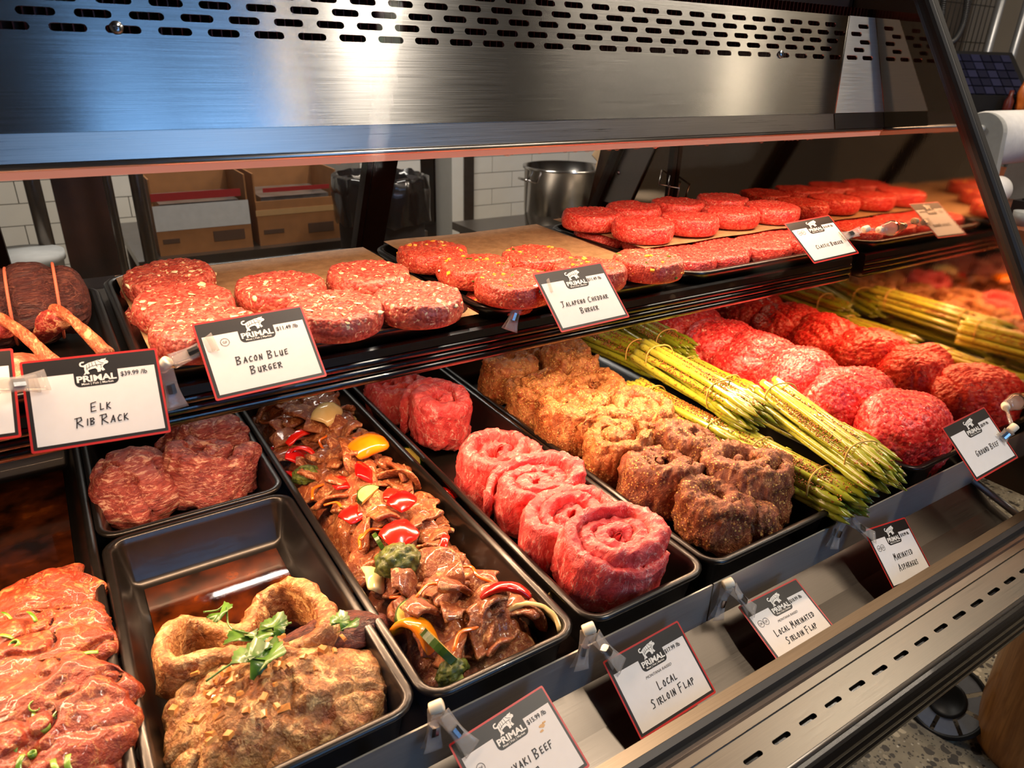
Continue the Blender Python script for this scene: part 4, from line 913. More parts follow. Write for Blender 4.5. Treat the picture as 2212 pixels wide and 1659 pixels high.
# ------------------------------------------------------------------ rolled sirloin
def roll_mesh(R, h, thick, turns, seed, nseg=300, nc=52, lump=0.006, lean=0.0, oval=1.0, fine=0.0022, phase=0.0):
    t = np.linspace(0, 1, nseg); ang = turns * 2 * np.pi * t + seed + phase; r = 0.003 + (R - thick * .5 - .003) * t ** 0.9
    r = r * (1 + .10 * vnoise(np.stack([np.cos(ang) * 1.2, np.sin(ang) * 1.2, t * 0], 1), seed))
    P = np.stack([r * np.cos(ang) * oval, r * np.sin(ang), np.full(nseg, h * .5) + .006 * np.sin(ang * .7 + seed) * (0.3 + t)], 1)
    Nn = np.stack([np.cos(ang), np.sin(ang), 0 * t], 1); T = np.gradient(P, axis=0); T /= np.linalg.norm(T, axis=1)[:, None]; Nn = Nn - T * (Nn * T).sum(1)[:, None]; Nn /= np.linalg.norm(Nn, axis=1)[:, None]
    wid = h * (0.80 + 0.20 * np.clip(t * 1.6, 0, 1)) * (1 + .05 * np.sin(ang * 1.3)); th = thick * (1.12 + .22 * vnoise(np.stack([t * 9, t * 0, t * 0], 1), seed + 2))
    th[:3] *= .6; th[-24:] *= np.linspace(1, .30, 24); wid[-24:] *= np.linspace(1, .72, 24)
    V, F = ribbon(P, wid, th, nc, N=Nn, p=0.62)
    N2 = normals(V, F)
    d = lump * fbm(V * 24, seed + 3, 3) + fine * fbm(V * np.array([110, 110, 60]), seed + 6, 3) - 0.0022 * np.exp(-(fbm(V * np.array([26, 26, 60]), seed + 8, 2) / .07) ** 2)
    d += fine * 1.2 * (0.45 - np.abs(fbm(V * np.array([70, 70, 45]), seed + 13, 3)) * 2) + fine * .5 * fbm(V * 260, seed + 15, 2)
    V = V + N2 * d[:, None]
    V[:, 2] += .006 * fbm(V * 40, seed + 11, 3)
    return mesh('roll', V, F)
gS = 'rolled bright red sirloin in the pan'
for k, (x, y, R, sy, h, tu, tl, fl) in enumerate(((.470, 1.115, .066, .8, .070, 2.2, .0, .0), (.492, .985, .074, .86, .098, 1.7, .16, .0), (.500, .800, .080, .74, .084, 2.4, .10, 1.3), (.506, .705, .078, .74, .082, 2.7, .16, 2.9),
                                           (.500, .612, .082, .72, .080, 2.9, .08, 4.4), (.503, .536, .080, .72, .082, 3.1, .20, 5.4))):
    labs = ['pale end of a sirloin roll under the shelf edge', 'tall upright bright red sirloin roll with a fat flap', 'wide marbled sirloin roll behind the loosely coiled one', 'loosely coiled open red sirloin roll', 'smooth flat topped red sirloin roll with a tight coil', 'big tilted sirloin roll with wide spiral at the pan front']
    me = roll_mesh(R, h, .0225 if k != 1 else .030, tu, 31 + 5 * k, fine=.0017, phase=fl)
    tag(link('sirloin_roll', me, MAT['sirloin'], None, TR(x, y, -.612 + (.018 if k == 5 else 0), tl, 0, .12 * (-1) ** k, (1.0, sy, 1.0))), labs[k], 'beef roll', gS)
gM = 'brown seasoned sirloin rolls in the pan'
for k, (x, y, zt, R, h, tu, tl, rz, m) in enumerate(((.668, 1.030, -.505, .062, .09, 1.5, .1, .3, 0), (.768, 1.085, -.500, .057, .09, 1.6, .1, 1.3, 0), (.778, .978, -.485, .058, .105, 1.2, .1, 2.0, 0), (.664, .930, -.512, .060, .085, 1.7, .1, 3.0, 0),
                                                      (.770, .872, -.508, .062, .09, 2.2, .1, 4.0, 0), (.664, .828, -.503, .062, .095, 1.5, .15, 5.0, 0), (.768, .768, -.506, .064, .09, 2.0, .1, .7, 0), (.666, .728, -.512, .060, .085, 1.4, .15, 6.0, 0),
                                                      (.774, .660, -.512, .060, .085, 1.7, .1, .9, 1), (.666, .628, -.518, .060, .08, 1.5, .2, 1.8, 1), (.776, .548, -.503, .070, .095, 1.4, .15, 2.6, 1), (.674, .530, -.528, .058, .072, 1.5, .15, 2.0, 1), (.728, .492, -.556, .024, .04, 1.2, .1, 3.6, 1))):
    if x > .74: x -= .010; zt -= .006
    zb = zt - h
    tag(link('seasoned_sirloin_roll', roll_mesh(R, h, .026, tu + .7, 91 + 7 * k, lump=.012, oval=1.1, fine=.0032), MAT['sirloin_seared' if m else 'sirloin_marinated'], None, TR(x, y, zb + .004, tl, 0, rz)),
        ('golden brown sirloin roll crusted with mustard seeds' if not m else 'dark browned sirloin roll crusted with spices at the pan front'), 'beef roll', gM if not m else 'dark browned sirloin rolls')

# ------------------------------------------------------------------ asparagus bundles
def spear_mesh(L, r, seed):
    n = 30; y = np.linspace(-L / 2, L / 2, n)          # tip at -Y (towards the customer), cut end at +Y
    t = (y + L / 2) / L
    rad = r * (0.82 + 0.18 * t); head = t < .24
    rad = np.where(head, r * (0.42 + 0.74 * np.sin(np.clip(t / .24, 0, 1) * 2.1)), rad); rad[0] = r * .15; rad[1] = r * .48
    path = np.stack([0.003 * np.sin(t * 3 + seed), y, 0.002 * np.sin(t * 4 + seed * 2)], 1)
    N = 12; V, F = tube(path[::-1], rad[::-1], N)
    V = np.array(V); tt = (V[:, 1] + L / 2) / L
    ang = np.arctan2(V[:, 2], V[:, 0]); sc = np.sin(ang * 3 + tt * 90) * np.clip(1 - tt / .26, 0, 1)
    ctr = np.stack([0.003 * np.sin(tt * 3 + seed), V[:, 1], 0.002 * np.sin(tt * 4 + seed * 2)], 1)
    V += (V - ctr) * (0.30 * sc)[:, None]
    me = MB().add(V, F)
    for k in range(5):                                  # little leaf scales on the stalk
        tk = .3 + .13 * k; a = seed * 1.7 + k * 2.4; c = np.array([.003 * math.sin(tk * 3 + seed), -L / 2 + tk * L, .002 * math.sin(tk * 4 + seed * 2)])
        e = np.array([math.cos(a), 0, math.sin(a)]); s = np.array([-math.sin(a), 0, math.cos(a)])
        me.add([c + e * r * .98 + s * .0022, c + e * r * .98 - s * .0022, c + e * r * 1.12 - np.array([0, .011, 0]), c + e * r * 1.25], [(0, 1, 3), (1, 2, 3), (2, 0, 3)])
    return me.me('spear', True)
spm = [spear_mesh(.215, .0061, i) for i in range(4)] + [spear_mesh(.205, .0050, i + 9) for i in range(2)]
grain = MB()
_ico = [(0, 0, 1), (.9, 0, .3), (-.4, .8, .3), (-.4, -.8, .3), (.4, .7, -.6), (.3, -.8, -.6), (-.9, 0, -.5)]
_icof = [(0, 1, 2), (0, 2, 3), (0, 3, 1), (1, 4, 2), (1, 5, 4), (3, 5, 1), (2, 6, 3), (2, 4, 6), (3, 6, 5), (4, 5, 6)]
def bundle(label, p_cut, p_tip, seed, n=22, W=.058, Hh=.040, ties=(0.28, -0.20), grp='tied asparagus bundles in the pan'):
    rb = random.Random(seed); p_cut = np.asarray(p_cut, float); p_tip = np.asarray(p_tip, float); c = (p_cut + p_tip) / 2; d = p_cut - p_tip; L = np.linalg.norm(d); d /= L
    yaw = math.atan2(-d[0], d[1]); pit = math.asin(d[2])
    t = thing('asparagus_bundle', label, 'asparagus', grp, TR(c[0], c[1], c[2], pit, 0, yaw))
    pts = []
    for row, (cnt, z) in enumerate(((6, -.5), (7, -.18), (6, .14), (5, .42))):
        for k in range(cnt):
            if len(pts) < n + 4: pts.append(((k - (cnt - 1) / 2) * W / 6.6 + rb.uniform(-.001, .001), z * Hh * .9 + rb.uniform(-.001, .001) - .05 * ((k - (cnt - 1) / 2) / 3) ** 2 * Hh))
    for x, z in pts:
        link('spear', spm[rb.randrange(6)], MAT['asparagus'], t, TR(x, rb.uniform(-.012, .012), z, rb.uniform(-.02, .02), rb.uniform(0, 6.28), rb.uniform(-.05, .05), (1, L / .21, 1)))
    for ty in ties:
        a = np.linspace(0, 2 * math.pi, 30); x = .5 * W * 1.06 * np.sign(np.cos(a)) * np.abs(np.cos(a)) ** .8; z = .5 * Hh * 1.22 * np.sign(np.sin(a)) * np.abs(np.sin(a)) ** .8 + .001
        V, F = tube(np.stack([x, np.full(30, ty * L) + .004 * np.sin(a), z], 1), .0013, 6); link('twine', mesh('twine', V, F), MAT['twine'], t)
    g = MB()
    for k in range(1300):
        yy = rb.gauss(.02, .32) * L * .7
        if abs(yy) > L * .46: continue
        x = rb.uniform(-.5, .5) * W; z = Hh * (.52 - .38 * (2 * x / W) ** 2) + rb.uniform(-.002, .0015); s = rb.uniform(.0009, .0018)
        q = np.array(_ico) * s + np.array([x, yy, z]); g.add(q, _icof)
    tag(link('seasoning', g.me('seasoning', True), MAT['seasoning'], t), kind='stuff')
bundle('asparagus bundle on top with its tips hanging over the pan front', atz(1665, 845, -.492), atz(1925, 1035, -.500), 1, ties=(.40, -.30))
bundle('asparagus bundle on top behind the one at the pan front', atz(1395, 758, -.492), atz(1640, 905, -.500), 2, ties=(.36, -.20))
bundle('lower asparagus bundle along the seasoned sirloin pan at the front', atz(1590, 955, -.545), atz(1860, 1090, -.548), 3, W=.062)
bundle('lower asparagus bundle along the seasoned sirloin pan in the middle', atz(1365, 842, -.542), atz(1620, 975, -.545), 4, W=.062, ties=(.30, -.25))
bundle('asparagus bundle in shade under the shelf', atz(1230, 705, -.497), atz(1440, 790, -.510), 5)
bundle('asparagus bundle in shade beside the ground beef', (0.998, 1.10, -.505), (0.995, .89, -.515), 6)
bundle('bottom asparagus bundle beside the ground beef pan', (1.0, .70, -.545), (1.0, .49, -.550), 7, W=.056)
bundle('bottom asparagus bundle in the middle of the pan', (.995, .93, -.545), (.995, .72, -.548), 8, W=.056)

# ------------------------------------------------------------------ stir-fry beef with vegetables
def heap2(x, y):
    u = (x - .3033) / .078; e = np.clip((y - .470) / .05, 0, 1) * np.clip((1.24 - y) / .06, 0, 1)
    prof = np.clip(1 - np.abs(u) ** 2.6, 0, 1)
    amp = .060 + .010 * np.sin(y * 17) + .006 * np.sin(y * 41 + x * 30)
    return -.622 + amp * prof * (e ** .7)
def hit(px, py, fn, z0=-.46):
    d = ray(px, py); t = z0 / d[2]
    for k in range(600):
        p = d * t
        if p[2] <= fn(p[0], p[1]): return p
        t += .0006 / abs(d[2])
    return p
def field(fn, x0, x1, y0, y1, nx, ny, seed, amp, sc, name, mat, label, cat, floor):
    gx, gy_ = np.meshgrid(np.linspace(x0, x1, nx), np.linspace(y0, y1, ny)); x = gx.ravel(); y = gy_.ravel(); z = fn(x, y)
    P = np.stack([x, y, z], 1); f1, f2 = worley(P / sc, seed); P[:, 2] += amp * np.clip(.6 - f1, -.3, .6) + amp * .5 * fbm(P * 60, seed, 3)
    n = nx * ny; B = P.copy(); B[:, 2] = floor; V = np.concatenate([P, B]); F = []
    for j in range(ny - 1):
        for i in range(nx - 1): a = j * nx + i; F.append((a, a + 1, a + nx + 1, a + nx))
    rim = [i for i in range(nx)] + [j * nx + nx - 1 for j in range(1, ny)] + [(ny - 1) * nx + i for i in range(nx - 2, -1, -1)] + [j * nx for j in range(ny - 2, 0, -1)]
    for a, b in zip(rim, rim[1:] + rim[:1]): F.append((a, a + n, b + n, b))
    return tag(link(name, mesh(name, V, F), mat), label, cat)
field(heap2, .229, .378, .470, 1.235, 70, 260, 5, .012, .016, 'stir_fry_beef_base', MAT['teriyaki'], 'bed of glazed brown shredded beef in the long pan', 'beef', -.6275)
def strip_mesh(seed, L, w, th, fold):
    r_ = random.Random(seed); n = 30; t = np.linspace(0, 1, n)
    a = fold * np.sin(t * math.pi * r_.uniform(1.2, 2.4) + r_.uniform(0, 3)); x = np.cumsum(np.cos(a)) * L / n; z = np.cumsum(np.sin(a)) * L / n
    y = .2 * L * np.sin(t * 3 + seed); P = np.stack([x - x.mean(), y - y.mean(), z - z.min()], 1)
    wid = w * (.65 + .45 * np.sin(math.pi * np.clip(t, .04, .96))) * (1 + .25 * vnoise(np.stack([t * 6, t * 0, t * 0], 1), seed)); V, F = ribbon(P, wid, th * (1 + .3 * np.sin(t * 9)), 16, up=(0, 0, 1), p=.6)
    s = ((V[:, 1] - V[:, 1].mean()) / w); V[:, 2] += .35 * w * s * s * r_.uniform(-1, 1) + .003 * fbm(V * 80, seed, 2)
    N2 = normals(V, F); V = V + N2 * (.0022 * fbm(V * 90, seed + 4, 2))[:, None]
    V[:, 2] -= V[:, 2].min(); return mesh('beef_strip', V, F)
stm = [strip_mesh(i + 1, random.Random(i).uniform(.050, .080), random.Random(i + 50).uniform(.024, .038), .0068, random.Random(i + 9).uniform(.35, 1.0)) for i in range(14)]
r2 = random.Random(12)
gT = 'glazed brown beef strips in the stir fry'
for k in range(135):
    y = .492 + (1.15 - .492) * ((k + r2.random()) / 135) ; x = .3033 + r2.uniform(-.060, .060)
    z = float(heap2(x, y)); tilt = -(x - .303) * 5
    tag(link('beef_strip', stm[r2.randrange(14)], MAT['teriyaki'], None, TR(x, y, z - .004, r2.uniform(-.4, .4), tilt * .25 + r2.uniform(-.4, .4), r2.uniform(0, 6.28), r2.uniform(.7, 1.12))),
        'glossy brown strip of glazed beef in the stir fry', 'beef strip', gT)
def shell_mesh(name, L, w, th, bend, curl, seed):
    """A curved piece of pepper or onion wall."""
    n = 16; t = np.linspace(-.5, .5, n); a = t * bend; R_ = L / max(bend, .01)
    P = np.stack([R_ * np.sin(a), 0 * t, R_ * np.cos(a) - R_], 1); V, F = ribbon(P, w * (1 - .25 * (2 * np.abs(t)) ** 3), th, 16, up=(0, 0, 1), p=.42)
    V[:, 2] -= curl * (V[:, 1] / w) ** 2 * w; V += .0006 * np.stack([vnoise(V * 200, seed + k) for k in range(3)], 1); V[:, 2] -= V[:, 2].min(); return mesh(name, V, F)
sq = shell_mesh('pepper_piece', .030, .027, .0045, .9, .5, 1); st_ = shell_mesh('pepper_strip', .046, .012, .0045, 1.8, .3, 2); ring = shell_mesh('pepper_arc', .060, .018, .006, 3.0, .2, 3); chunk = shell_mesh('pepper_chunk', .036, .026, .0075, 1.6, .8, 4)
pet = shell_mesh('onion_petal', .038, .026, .005, 1.5, 1.2, 5); oarc = shell_mesh('onion_arc', .062, .010, .0045, 2.3, .1, 6)
def zuke(seed):
    R_ = .021; n = 14; a = np.linspace(0, math.pi, n); outl = [(R_ * math.cos(t), R_ * .8 * math.sin(t)) for t in a]
    b = MB(); h = .007; m = len(outl); V = [(x, y, 0) for x, y in outl] + [(x, y, h) for x, y in outl]; b.add(V, [tuple(range(m))[::-1], tuple(range(m, 2 * m)), (0, m, 2 * m - 1, m - 1)])
    o2 = [(x * 1.075, y * 1.09) for x, y in outl]; s = MB(); Vs = [(x, y, z) for z in (0, h) for x, y in outl] + [(x, y, z) for z in (0, h) for x, y in o2]
    F = []
    for i in range(m - 1): F += [(2 * m + i, 2 * m + i + 1, 3 * m + i + 1, 3 * m + i), (m + i, m + i + 1, 3 * m + i + 1, 3 * m + i), (i, 2 * m + i, 2 * m + i + 1, i + 1)]
    s.add(Vs, F); return b.me('zucchini_flesh'), s.me('zucchini_skin')
zf, zs = zuke(1)
def floret(name):
    N, Mv = 64, 34; u = np.arange(N) * 2 * np.pi / N; v = np.linspace(0, 1, Mv); U, Vv = np.meshgrid(u, v); ph = math.pi / 2 - Vv * (math.pi / 2 + .55); P = np.stack([np.cos(ph) * np.cos(U), np.cos(ph) * np.sin(U), .8 * np.sin(ph)], 2).reshape(-1, 3)
    n = P / np.linalg.norm(P, axis=1)[:, None]; f1, _ = worley(P * 2.3, 3); f3, _ = worley(P * 9, 8); P = P * (1 + .30 * np.clip(.6 - f1, -.4, .6) + .13 * np.clip(.55 - f3, -.3, .5))[:, None] * .021
    F = [(i * N + k, (i + 1) * N + k, (i + 1) * N + (k + 1) % N, i * N + (k + 1) % N) for i in range(Mv - 1) for k in range(N)]; return mesh(name, P, F)
fl_me = floret('bud_head'); stem_me = MB().lathe([(.004, -.026), (.0065, -.018), (.009, -.008), (.012, .002)], 12).me('stem', True)
def veg(px, py, me, mat, name, label, cat, rz=0.0, rx=0.0, ry_=0.0, s=1.0, grp=None, dz=.010):
    p = hit(px, py, lambda x, y: float(heap2(x, y)) + .014, -.46)
    return tag(link(name, me, MAT[mat], None, TR(p[0], p[1], p[2] + dz, rx, ry_, rz, s * 1.32)), label, cat, grp)
gR, gO = 'red pepper pieces in the stir fry', 'orange and yellow pepper pieces in the stir fry'
PR = 'glossy red bell pepper piece in the stir fry'
for px, py, me, rz, rx, s in ((757, 897, st_, 1.2, .6, .9), (645, 962, st_, .5, .3, .85), (655, 993, st_, 2.4, .2, .7), (602, 985, sq, .6, .5, .6), (786, 1038, sq, 1.2, .7, .95), (765, 1128, sq, .4, .1, .85), (846, 1085, sq, .9, .2, .6), (862, 1172, sq, .3, .3, 1.1), (958, 1193, st_, .9, .2, .65), (1092, 1308, st_, 2.6, .2, 1.0), (626, 1045, st_, 2.0, .3, .6)):
    veg(px, py, me, 'pepper_red', 'red_pepper_piece', PR, 'pepper', rz, rx, 0, s, gR)
for px, py, me, rz, rx, s, m, lab in ((640, 1000, sq, .9, .4, .85, 'pepper_orange', 'small orange pepper square near the pan back'), (796, 985, chunk, .2, .2, 1.15, 'pepper_orange', 'thick curved orange pepper chunk'), (738, 1060, sq, 1.5, .2, .8, 'pepper_orange', 'orange pepper piece between beef strips'),
                                     (893, 1408, ring, 1.9, .3, 1.0, 'pepper_orange', 'wide orange pepper arc at the pan corner'), (952, 1088, st_, 2.2, .5, .9, 'pepper_yellow', 'yellow pepper strip against the pan wall'), (868, 1100, sq, .5, .2, .9, 'pepper_orange', 'flat orange pepper piece beside the red one')):
    veg(px, py, me, m, 'sweet_pepper_piece', lab, 'pepper', rz, rx, 0, s, gO)
veg(706, 912, pet, 'onion_white', 'onion_petal', 'pale white onion petal near the back of the stir fry', 'onion', .8, .3, 0, 1.2)
veg(772, 925, pet, 'onion_red', 'red_onion_petal', 'purple onion petal beside the long red pepper strip', 'onion', .2, .5, 0, .8)
veg(802, 1275, pet, 'onion_red', 'red_onion_petal', 'purple onion petal at the pan wall below the broccoli', 'onion', 1.4, .9, 0, 1.0)
veg(1148, 1365, oarc, 'onion_white', 'onion_arc', 'white onion arc at the pan front', 'onion', 2.2, 1.1, 0, 1.0)
veg(1165, 1315, oarc, 'onion_white', 'onion_arc', 'short white onion arc above the zucchini chunk', 'onion', .3, .8, 0, .6)
def zucchini(px, py, rz, rx, s, lab):
    p = hit(px, py, lambda x, y: float(heap2(x, y)) + .012); t = thing('zucchini_slice', lab, 'zucchini', 'zucchini slices in the stir fry', TR(p[0], p[1], p[2] + .012, rx, 0, rz, s * 1.15)); link('zucchini_flesh', zf, MAT['zucchini_flesh'], t); link('zucchini_skin', zs, MAT['zucchini_skin'], t)
zucchini(884, 1016, -1.2, .9, 1.2, 'dark skinned zucchini wedge against the pan wall'); zucchini(800, 1092, .6, .3, .8, 'pale zucchini slice beside the red pepper square'); zucchini(945, 1425, 1.7, 1.0, 1.1, 'upright zucchini slice beside the orange arc')
zucchini(893, 1350, .4, .3, .9, 'zucchini slice lying above the orange arc'); zucchini(1160, 1342, 2.6, .4, .9, 'zucchini chunk at the front corner of the pan'); zucchini(818, 1195, 1.5, 1.2, .7, 'dark zucchini end beside the big broccoli floret')
def broccoli(px, py, s, lab, rx=-.3):
    p = hit(px, py, lambda x, y: float(heap2(x, y)) + .016); t = thing('broccoli_floret', lab, 'broccoli', 'broccoli florets in the stir fry', TR(p[0], p[1], p[2] + .010, rx, .2, .4, s * 1.1)); link('bud_head', fl_me, MAT['broccoli_bud'], t); link('stem', stem_me, MAT['broccoli_stem'], t)
broccoli(664, 1040, .85, 'broccoli floret beside the orange pepper square'); broccoli(862, 1228, 1.15, 'large broccoli floret in the middle of the stir fry'); broccoli(978, 1468, .75, 'small broccoli floret at the front rim of the pan', -1.0)
cs = [MB().add(*ribbon(bezier([(-.018, 0, 0), (-.004, .004, .003), (.008, -.003, .002), (.018, .003, 0)], 14), .003, .0018, 8)).me('carrot_shred', True)]
for k, (px, py, rz, ry_) in enumerate(((1003, 1146, 1.0, -.7), (792, 1168, .9, 0), (942, 1280, .1, 0), (935, 1075, 2.6, 0), (812, 1160, .4, .2), (700, 960, 1.2, 0), (1030, 1250, 2.0, 0), (770, 960, .3, 0), (880, 1320, 1.8, 0), (740, 1105, 2.2, 0), (690, 1065, .9, 0), (1010, 1380, .5, 0))):
    veg(px, py, cs[0], 'carrot', 'carrot_shred', 'thin orange carrot shred in the stir fry', 'carrot', rz, 0, ry_, 1.1, 'carrot shreds in the stir fry', .006)

# ------------------------------------------------------------------ beef cheeks
def lump_mesh(a, b, c, seed, amp=.018, groove=.0025, N=120, Mv=64, gdir=(1, .3, 0), gs=160):
    u = np.arange(N) * 2 * np.pi / N; v = np.linspace(0, 1, Mv); U, Vv = np.meshgrid(u, v); ph = math.pi / 2 - Vv * math.pi
    n = np.stack([np.cos(ph) * np.cos(U), np.cos(ph) * np.sin(U), np.sin(ph)], 2).reshape(-1, 3); P = n * np.array([a, b, c])
    P = P + n * (amp * fbm(P * 20, seed, 3))[:, None]; f = fbm(P * 18, seed + 4, 2); P -= n * (.007 * np.exp(-(f / .06) ** 2))[:, None]
    g = np.array(gdir); w = (P @ g) * gs + 5 * fbm(P * 30, seed + 7, 2); P += n * (groove * (np.abs(np.sin(w)) - .5) * .6 + .0014 * fbm(P * 140, seed + 9, 2))[:, None]
    F = [(i * N + k, (i + 1) * N + k, (i + 1) * N + (k + 1) % N, i * N + (k + 1) % N) for i in range(Mv - 1) for k in range(N)]; return mesh('lump', P, F)
gK = 'beef cheeks in the pan'
p = atz(290, 1010, -.535); tag(link('beef_cheek', lump_mesh(.060, .068, .052, 3, gdir=(.3, .2, 1)), MAT['cheek'], None, TR(p[0], p[1] + .005, -.572, 0, 0, .4)), 'smooth dark red beef cheek with fine grain', 'beef cheek', gK)
p = atz(455, 1015, -.530); tag(link('beef_cheek', roll_mesh(.078, .075, .034, 1.5, 77, lump=.014), MAT['cheek'], None, TR(p[0] - .004, max(p[1], .998), -.600, .2, 0, 2.2)), 'folded beef cheek with pale membrane at the pan front', 'beef cheek', gK)
p = atz(440, 915, -.525); tag(link('beef_cheek', lump_mesh(.075, .060, .050, 9, amp=.028, gdir=(1, .2, .3)), MAT['cheek'], None, TR(p[0] - .01, p[1] + .01, -.575, 0, 0, .2)), 'wide ragged beef cheek at the back of its pan', 'beef cheek', gK)

# ------------------------------------------------------------------ steaks
def slab_mesh(rx, ry_, h, seed, bend=(0, 0), N=120, rag=.16, lump=.006, fine=.0022, crease=.004, cell=0.0):
    prof = []; e = min(h * .5, .010)
    for k in range(30): prof.append((k / 29.0 * .95, 1.0, 0, 1))
    for k in range(1, 9): a = math.pi / 2 - math.pi * k / 8; prof.append((.95 + .05 * math.cos(a), .5 + .5 * math.sin(a), math.cos(a), math.sin(a)))
    prof.append((0, 0, 0, -1)); th = np.arange(N) * 2 * np.pi / N; V = []; NN = []
    for r, z, nr, nz in prof: V.append(np.stack([r * np.cos(th), r * np.sin(th), np.full(N, z)], 1)); NN.append(np.stack([nr * np.cos(th), nr * np.sin(th), np.full(N, nz)], 1))
    V = np.concatenate(V); NN = np.concatenate(NN); A = np.tile(th, len(prof)); w = 1 + rag * fbm(np.stack([np.cos(A) * 1.8, np.sin(A) * 1.8, 0 * A + seed], 1), seed, 3); rad = np.hypot(V[:, 0], V[:, 1])
    V[:, 0] *= rx * w; V[:, 1] *= ry_ * w; V[:, 2] *= h * (1 - .35 * rad ** 3)
    f = fbm(V * 22, seed + 4, 2); d = lump * fbm(V * 26, seed + 2, 3) + fine * fbm(V * 110, seed + 5, 3) - crease * np.exp(-(f / .06) ** 2); d[NN[:, 2] < -.6] = 0
    if cell: f1, f2 = worley(V / .012 + .6 * np.stack([vnoise(V * 70, seed + k) for k in range(3)], 1), seed); d = d + cell * np.clip(.6 - f1, -.4, .6) * (NN[:, 2] > -.6)
    V = V + NN * d[:, None]; V[:, 2] += bend[0] * (V[:, 0] / rx) ** 2 + bend[1] * (V[:, 1] / ry_) ** 2
    F = [(i * N + k, (i + 1) * N + k, (i + 1) * N + (k + 1) % N, i * N + (k + 1) % N) for i in range(len(prof) - 1) for k in range(N)]; return mesh('slab', V, F)
gL = 'reddish marinated steak slices in the pan'
slabs = [slab_mesh(.080, .044, .020, 40 + i, (-.010, -.016), rag=.26, lump=.011, crease=.007) for i in range(5)]
for k, (px, py, zt, rz, tx, ty, s) in enumerate(((60, 1300, -.552, .1, .25, .0, 1.0), (150, 1260, -.560, .9, .2, -.35, .62), (90, 1370, -.545, -.1, .3, .1, 1.05), (60, 1440, -.540, .2, .25, .05, 1.1), (150, 1420, -.550, .5, .2, .3, .8), (70, 1520, -.540, -.15, .3, 0, 1.15), (190, 1500, -.552, .7, .2, .4, .75),
                                             (90, 1600, -.540, .15, .3, 0, 1.15), (200, 1610, -.552, -.5, .2, .4, .8), (30, 1680, -.545, .2, .2, 0, 1.1), (150, 1690, -.55, .4, .2, .2, 1.0))):
    p = atz(px, py, zt); tag(link('steak_slice', slabs[k % 5], MAT['kalbi'], None, TR(min(p[0], -.108 if s > .9 else -.084), p[1], zt - .014, tx + .22, ty * .6, rz, s)), 'reddish brown marinated steak slice under scattered scallions', 'steak', gL)
tag(link('pan_bottom_sauce', MB().box(-.245, -.064, .83, 1.22, -.6282, -.6262).me('pan_bottom_sauce'), MAT['sauce']), 'thin brown sauce left in the emptied pan back', 'sauce', None)
def hitz(px, py, z): return atz(px, py, z)
scal = [MB().add(*ribbon(bezier([(-.008, 0, 0), (0, .001, .002), (.008, 0, 0)], 8), .005, .0012, 8)).me('scallion_slice', True), MB().lathe([(.0032, -.003), (.0042, -.003), (.0042, .003), (.0032, .003), (.0032, -.003)], 14).me('scallion_slice', True)]
rs = random.Random(8)
for k, (px, py) in enumerate(((15, 1330), (70, 1332), (15, 1375), (33, 1395), (195, 1410), (20, 1435), (140, 1470), (75, 1528), (130, 1540), (10, 1525), (75, 1545), (95, 1572), (15, 1575), (40, 1605), (105, 1598), (70, 1630), (45, 1650), (120, 1655), (150, 1650), (30, 1362))):
    p = hitz(px, py, -.532 - .004 * rs.random()); tag(link('scallion_slice', scal[k % 4 == 3], MAT['scallion'], None, TR(p[0], p[1], p[2], rs.uniform(-.3, .6), rs.uniform(-.4, .4), rs.uniform(0, 3), rs.uniform(.8, 1.3))), 'chopped green scallion slice on the reddish steaks', 'scallion', 'chopped scallions on the steaks')
# herb marinated steaks
tag(link('marinated_steak', slab_mesh(.108, .078, .052, 61, (-.020, -.018), 220, .10, .010, .0040, .007, .0035), MAT['flank'], None, TR(.092, .548, -.600, .12, 0, -.15)), 'large domed herb marinated steak with garlic bits at the pan front', 'steak')
loop = [hitz(px, py, -.560) for px, py in ((560, 1410), (460, 1425), (375, 1450), (352, 1395), (390, 1335), (445, 1325), (520, 1330), (565, 1268), (630, 1258), (690, 1300), (705, 1370), (640, 1400), (560, 1405))]
LP = bezier(loop, 90); LP[:, 2] = -.584 + .012 * np.sin(np.linspace(0, 9, len(LP)))
V, F = ribbon(LP, .050 + .008 * np.sin(np.linspace(0, 11, len(LP))), .020 + .004 * np.sin(np.linspace(0, 17, len(LP))), 24, up=(0, 1, 0), N=None, p=.6)
_T = np.gradient(LP, axis=0); _T /= np.linalg.norm(_T, axis=1)[:, None]; _Nn = np.cross(_T, np.array([0, 0, 1.0])); _Nn /= np.linalg.norm(_Nn, axis=1)[:, None]
V, F = ribbon(LP, .050 + .008 * np.sin(np.linspace(0, 11, len(LP))), .020 + .004 * np.sin(np.linspace(0, 17, len(LP))), 26, N=_Nn, p=.62)
N2 = normals(V, F); V = V + N2 * (.006 * fbm(V * 30, 5, 3) + .0022 * fbm(V * 120, 6, 3) - .003 * np.exp(-(fbm(V * 40, 9, 2) / .08) ** 2))[:, None]
tag(link('folded_steak', mesh('folded_steak', V, F), MAT['flank'], None), 'long thin steak folded into standing loops behind the domed steak', 'steak')
tag(link('dark_steak_flap', slab_mesh(.062, .026, .030, 71, (-.012, -.006), 100, .14, .006, .003, .005), MAT['flank_dark'], None, TR(.176, .592, -.583, .15, .15, -.15)), 'dark purple steak flap with visible grain beside the pan wall', 'steak')
tag(link('pan_marinade', MB().box(.006, .172, .52, .845, -.6282, -.6262).me('pan_marinade'), MAT['sauce']), 'dark oily marinade at the bottom of the steak pan', 'sauce')
def dome(x, y):
    u, v = (x - .092) / .115, (y - .548) / .085; return -.545 - .022 * (u * u + v * v) - .10 * (.548 - y) * -0.12 * 0
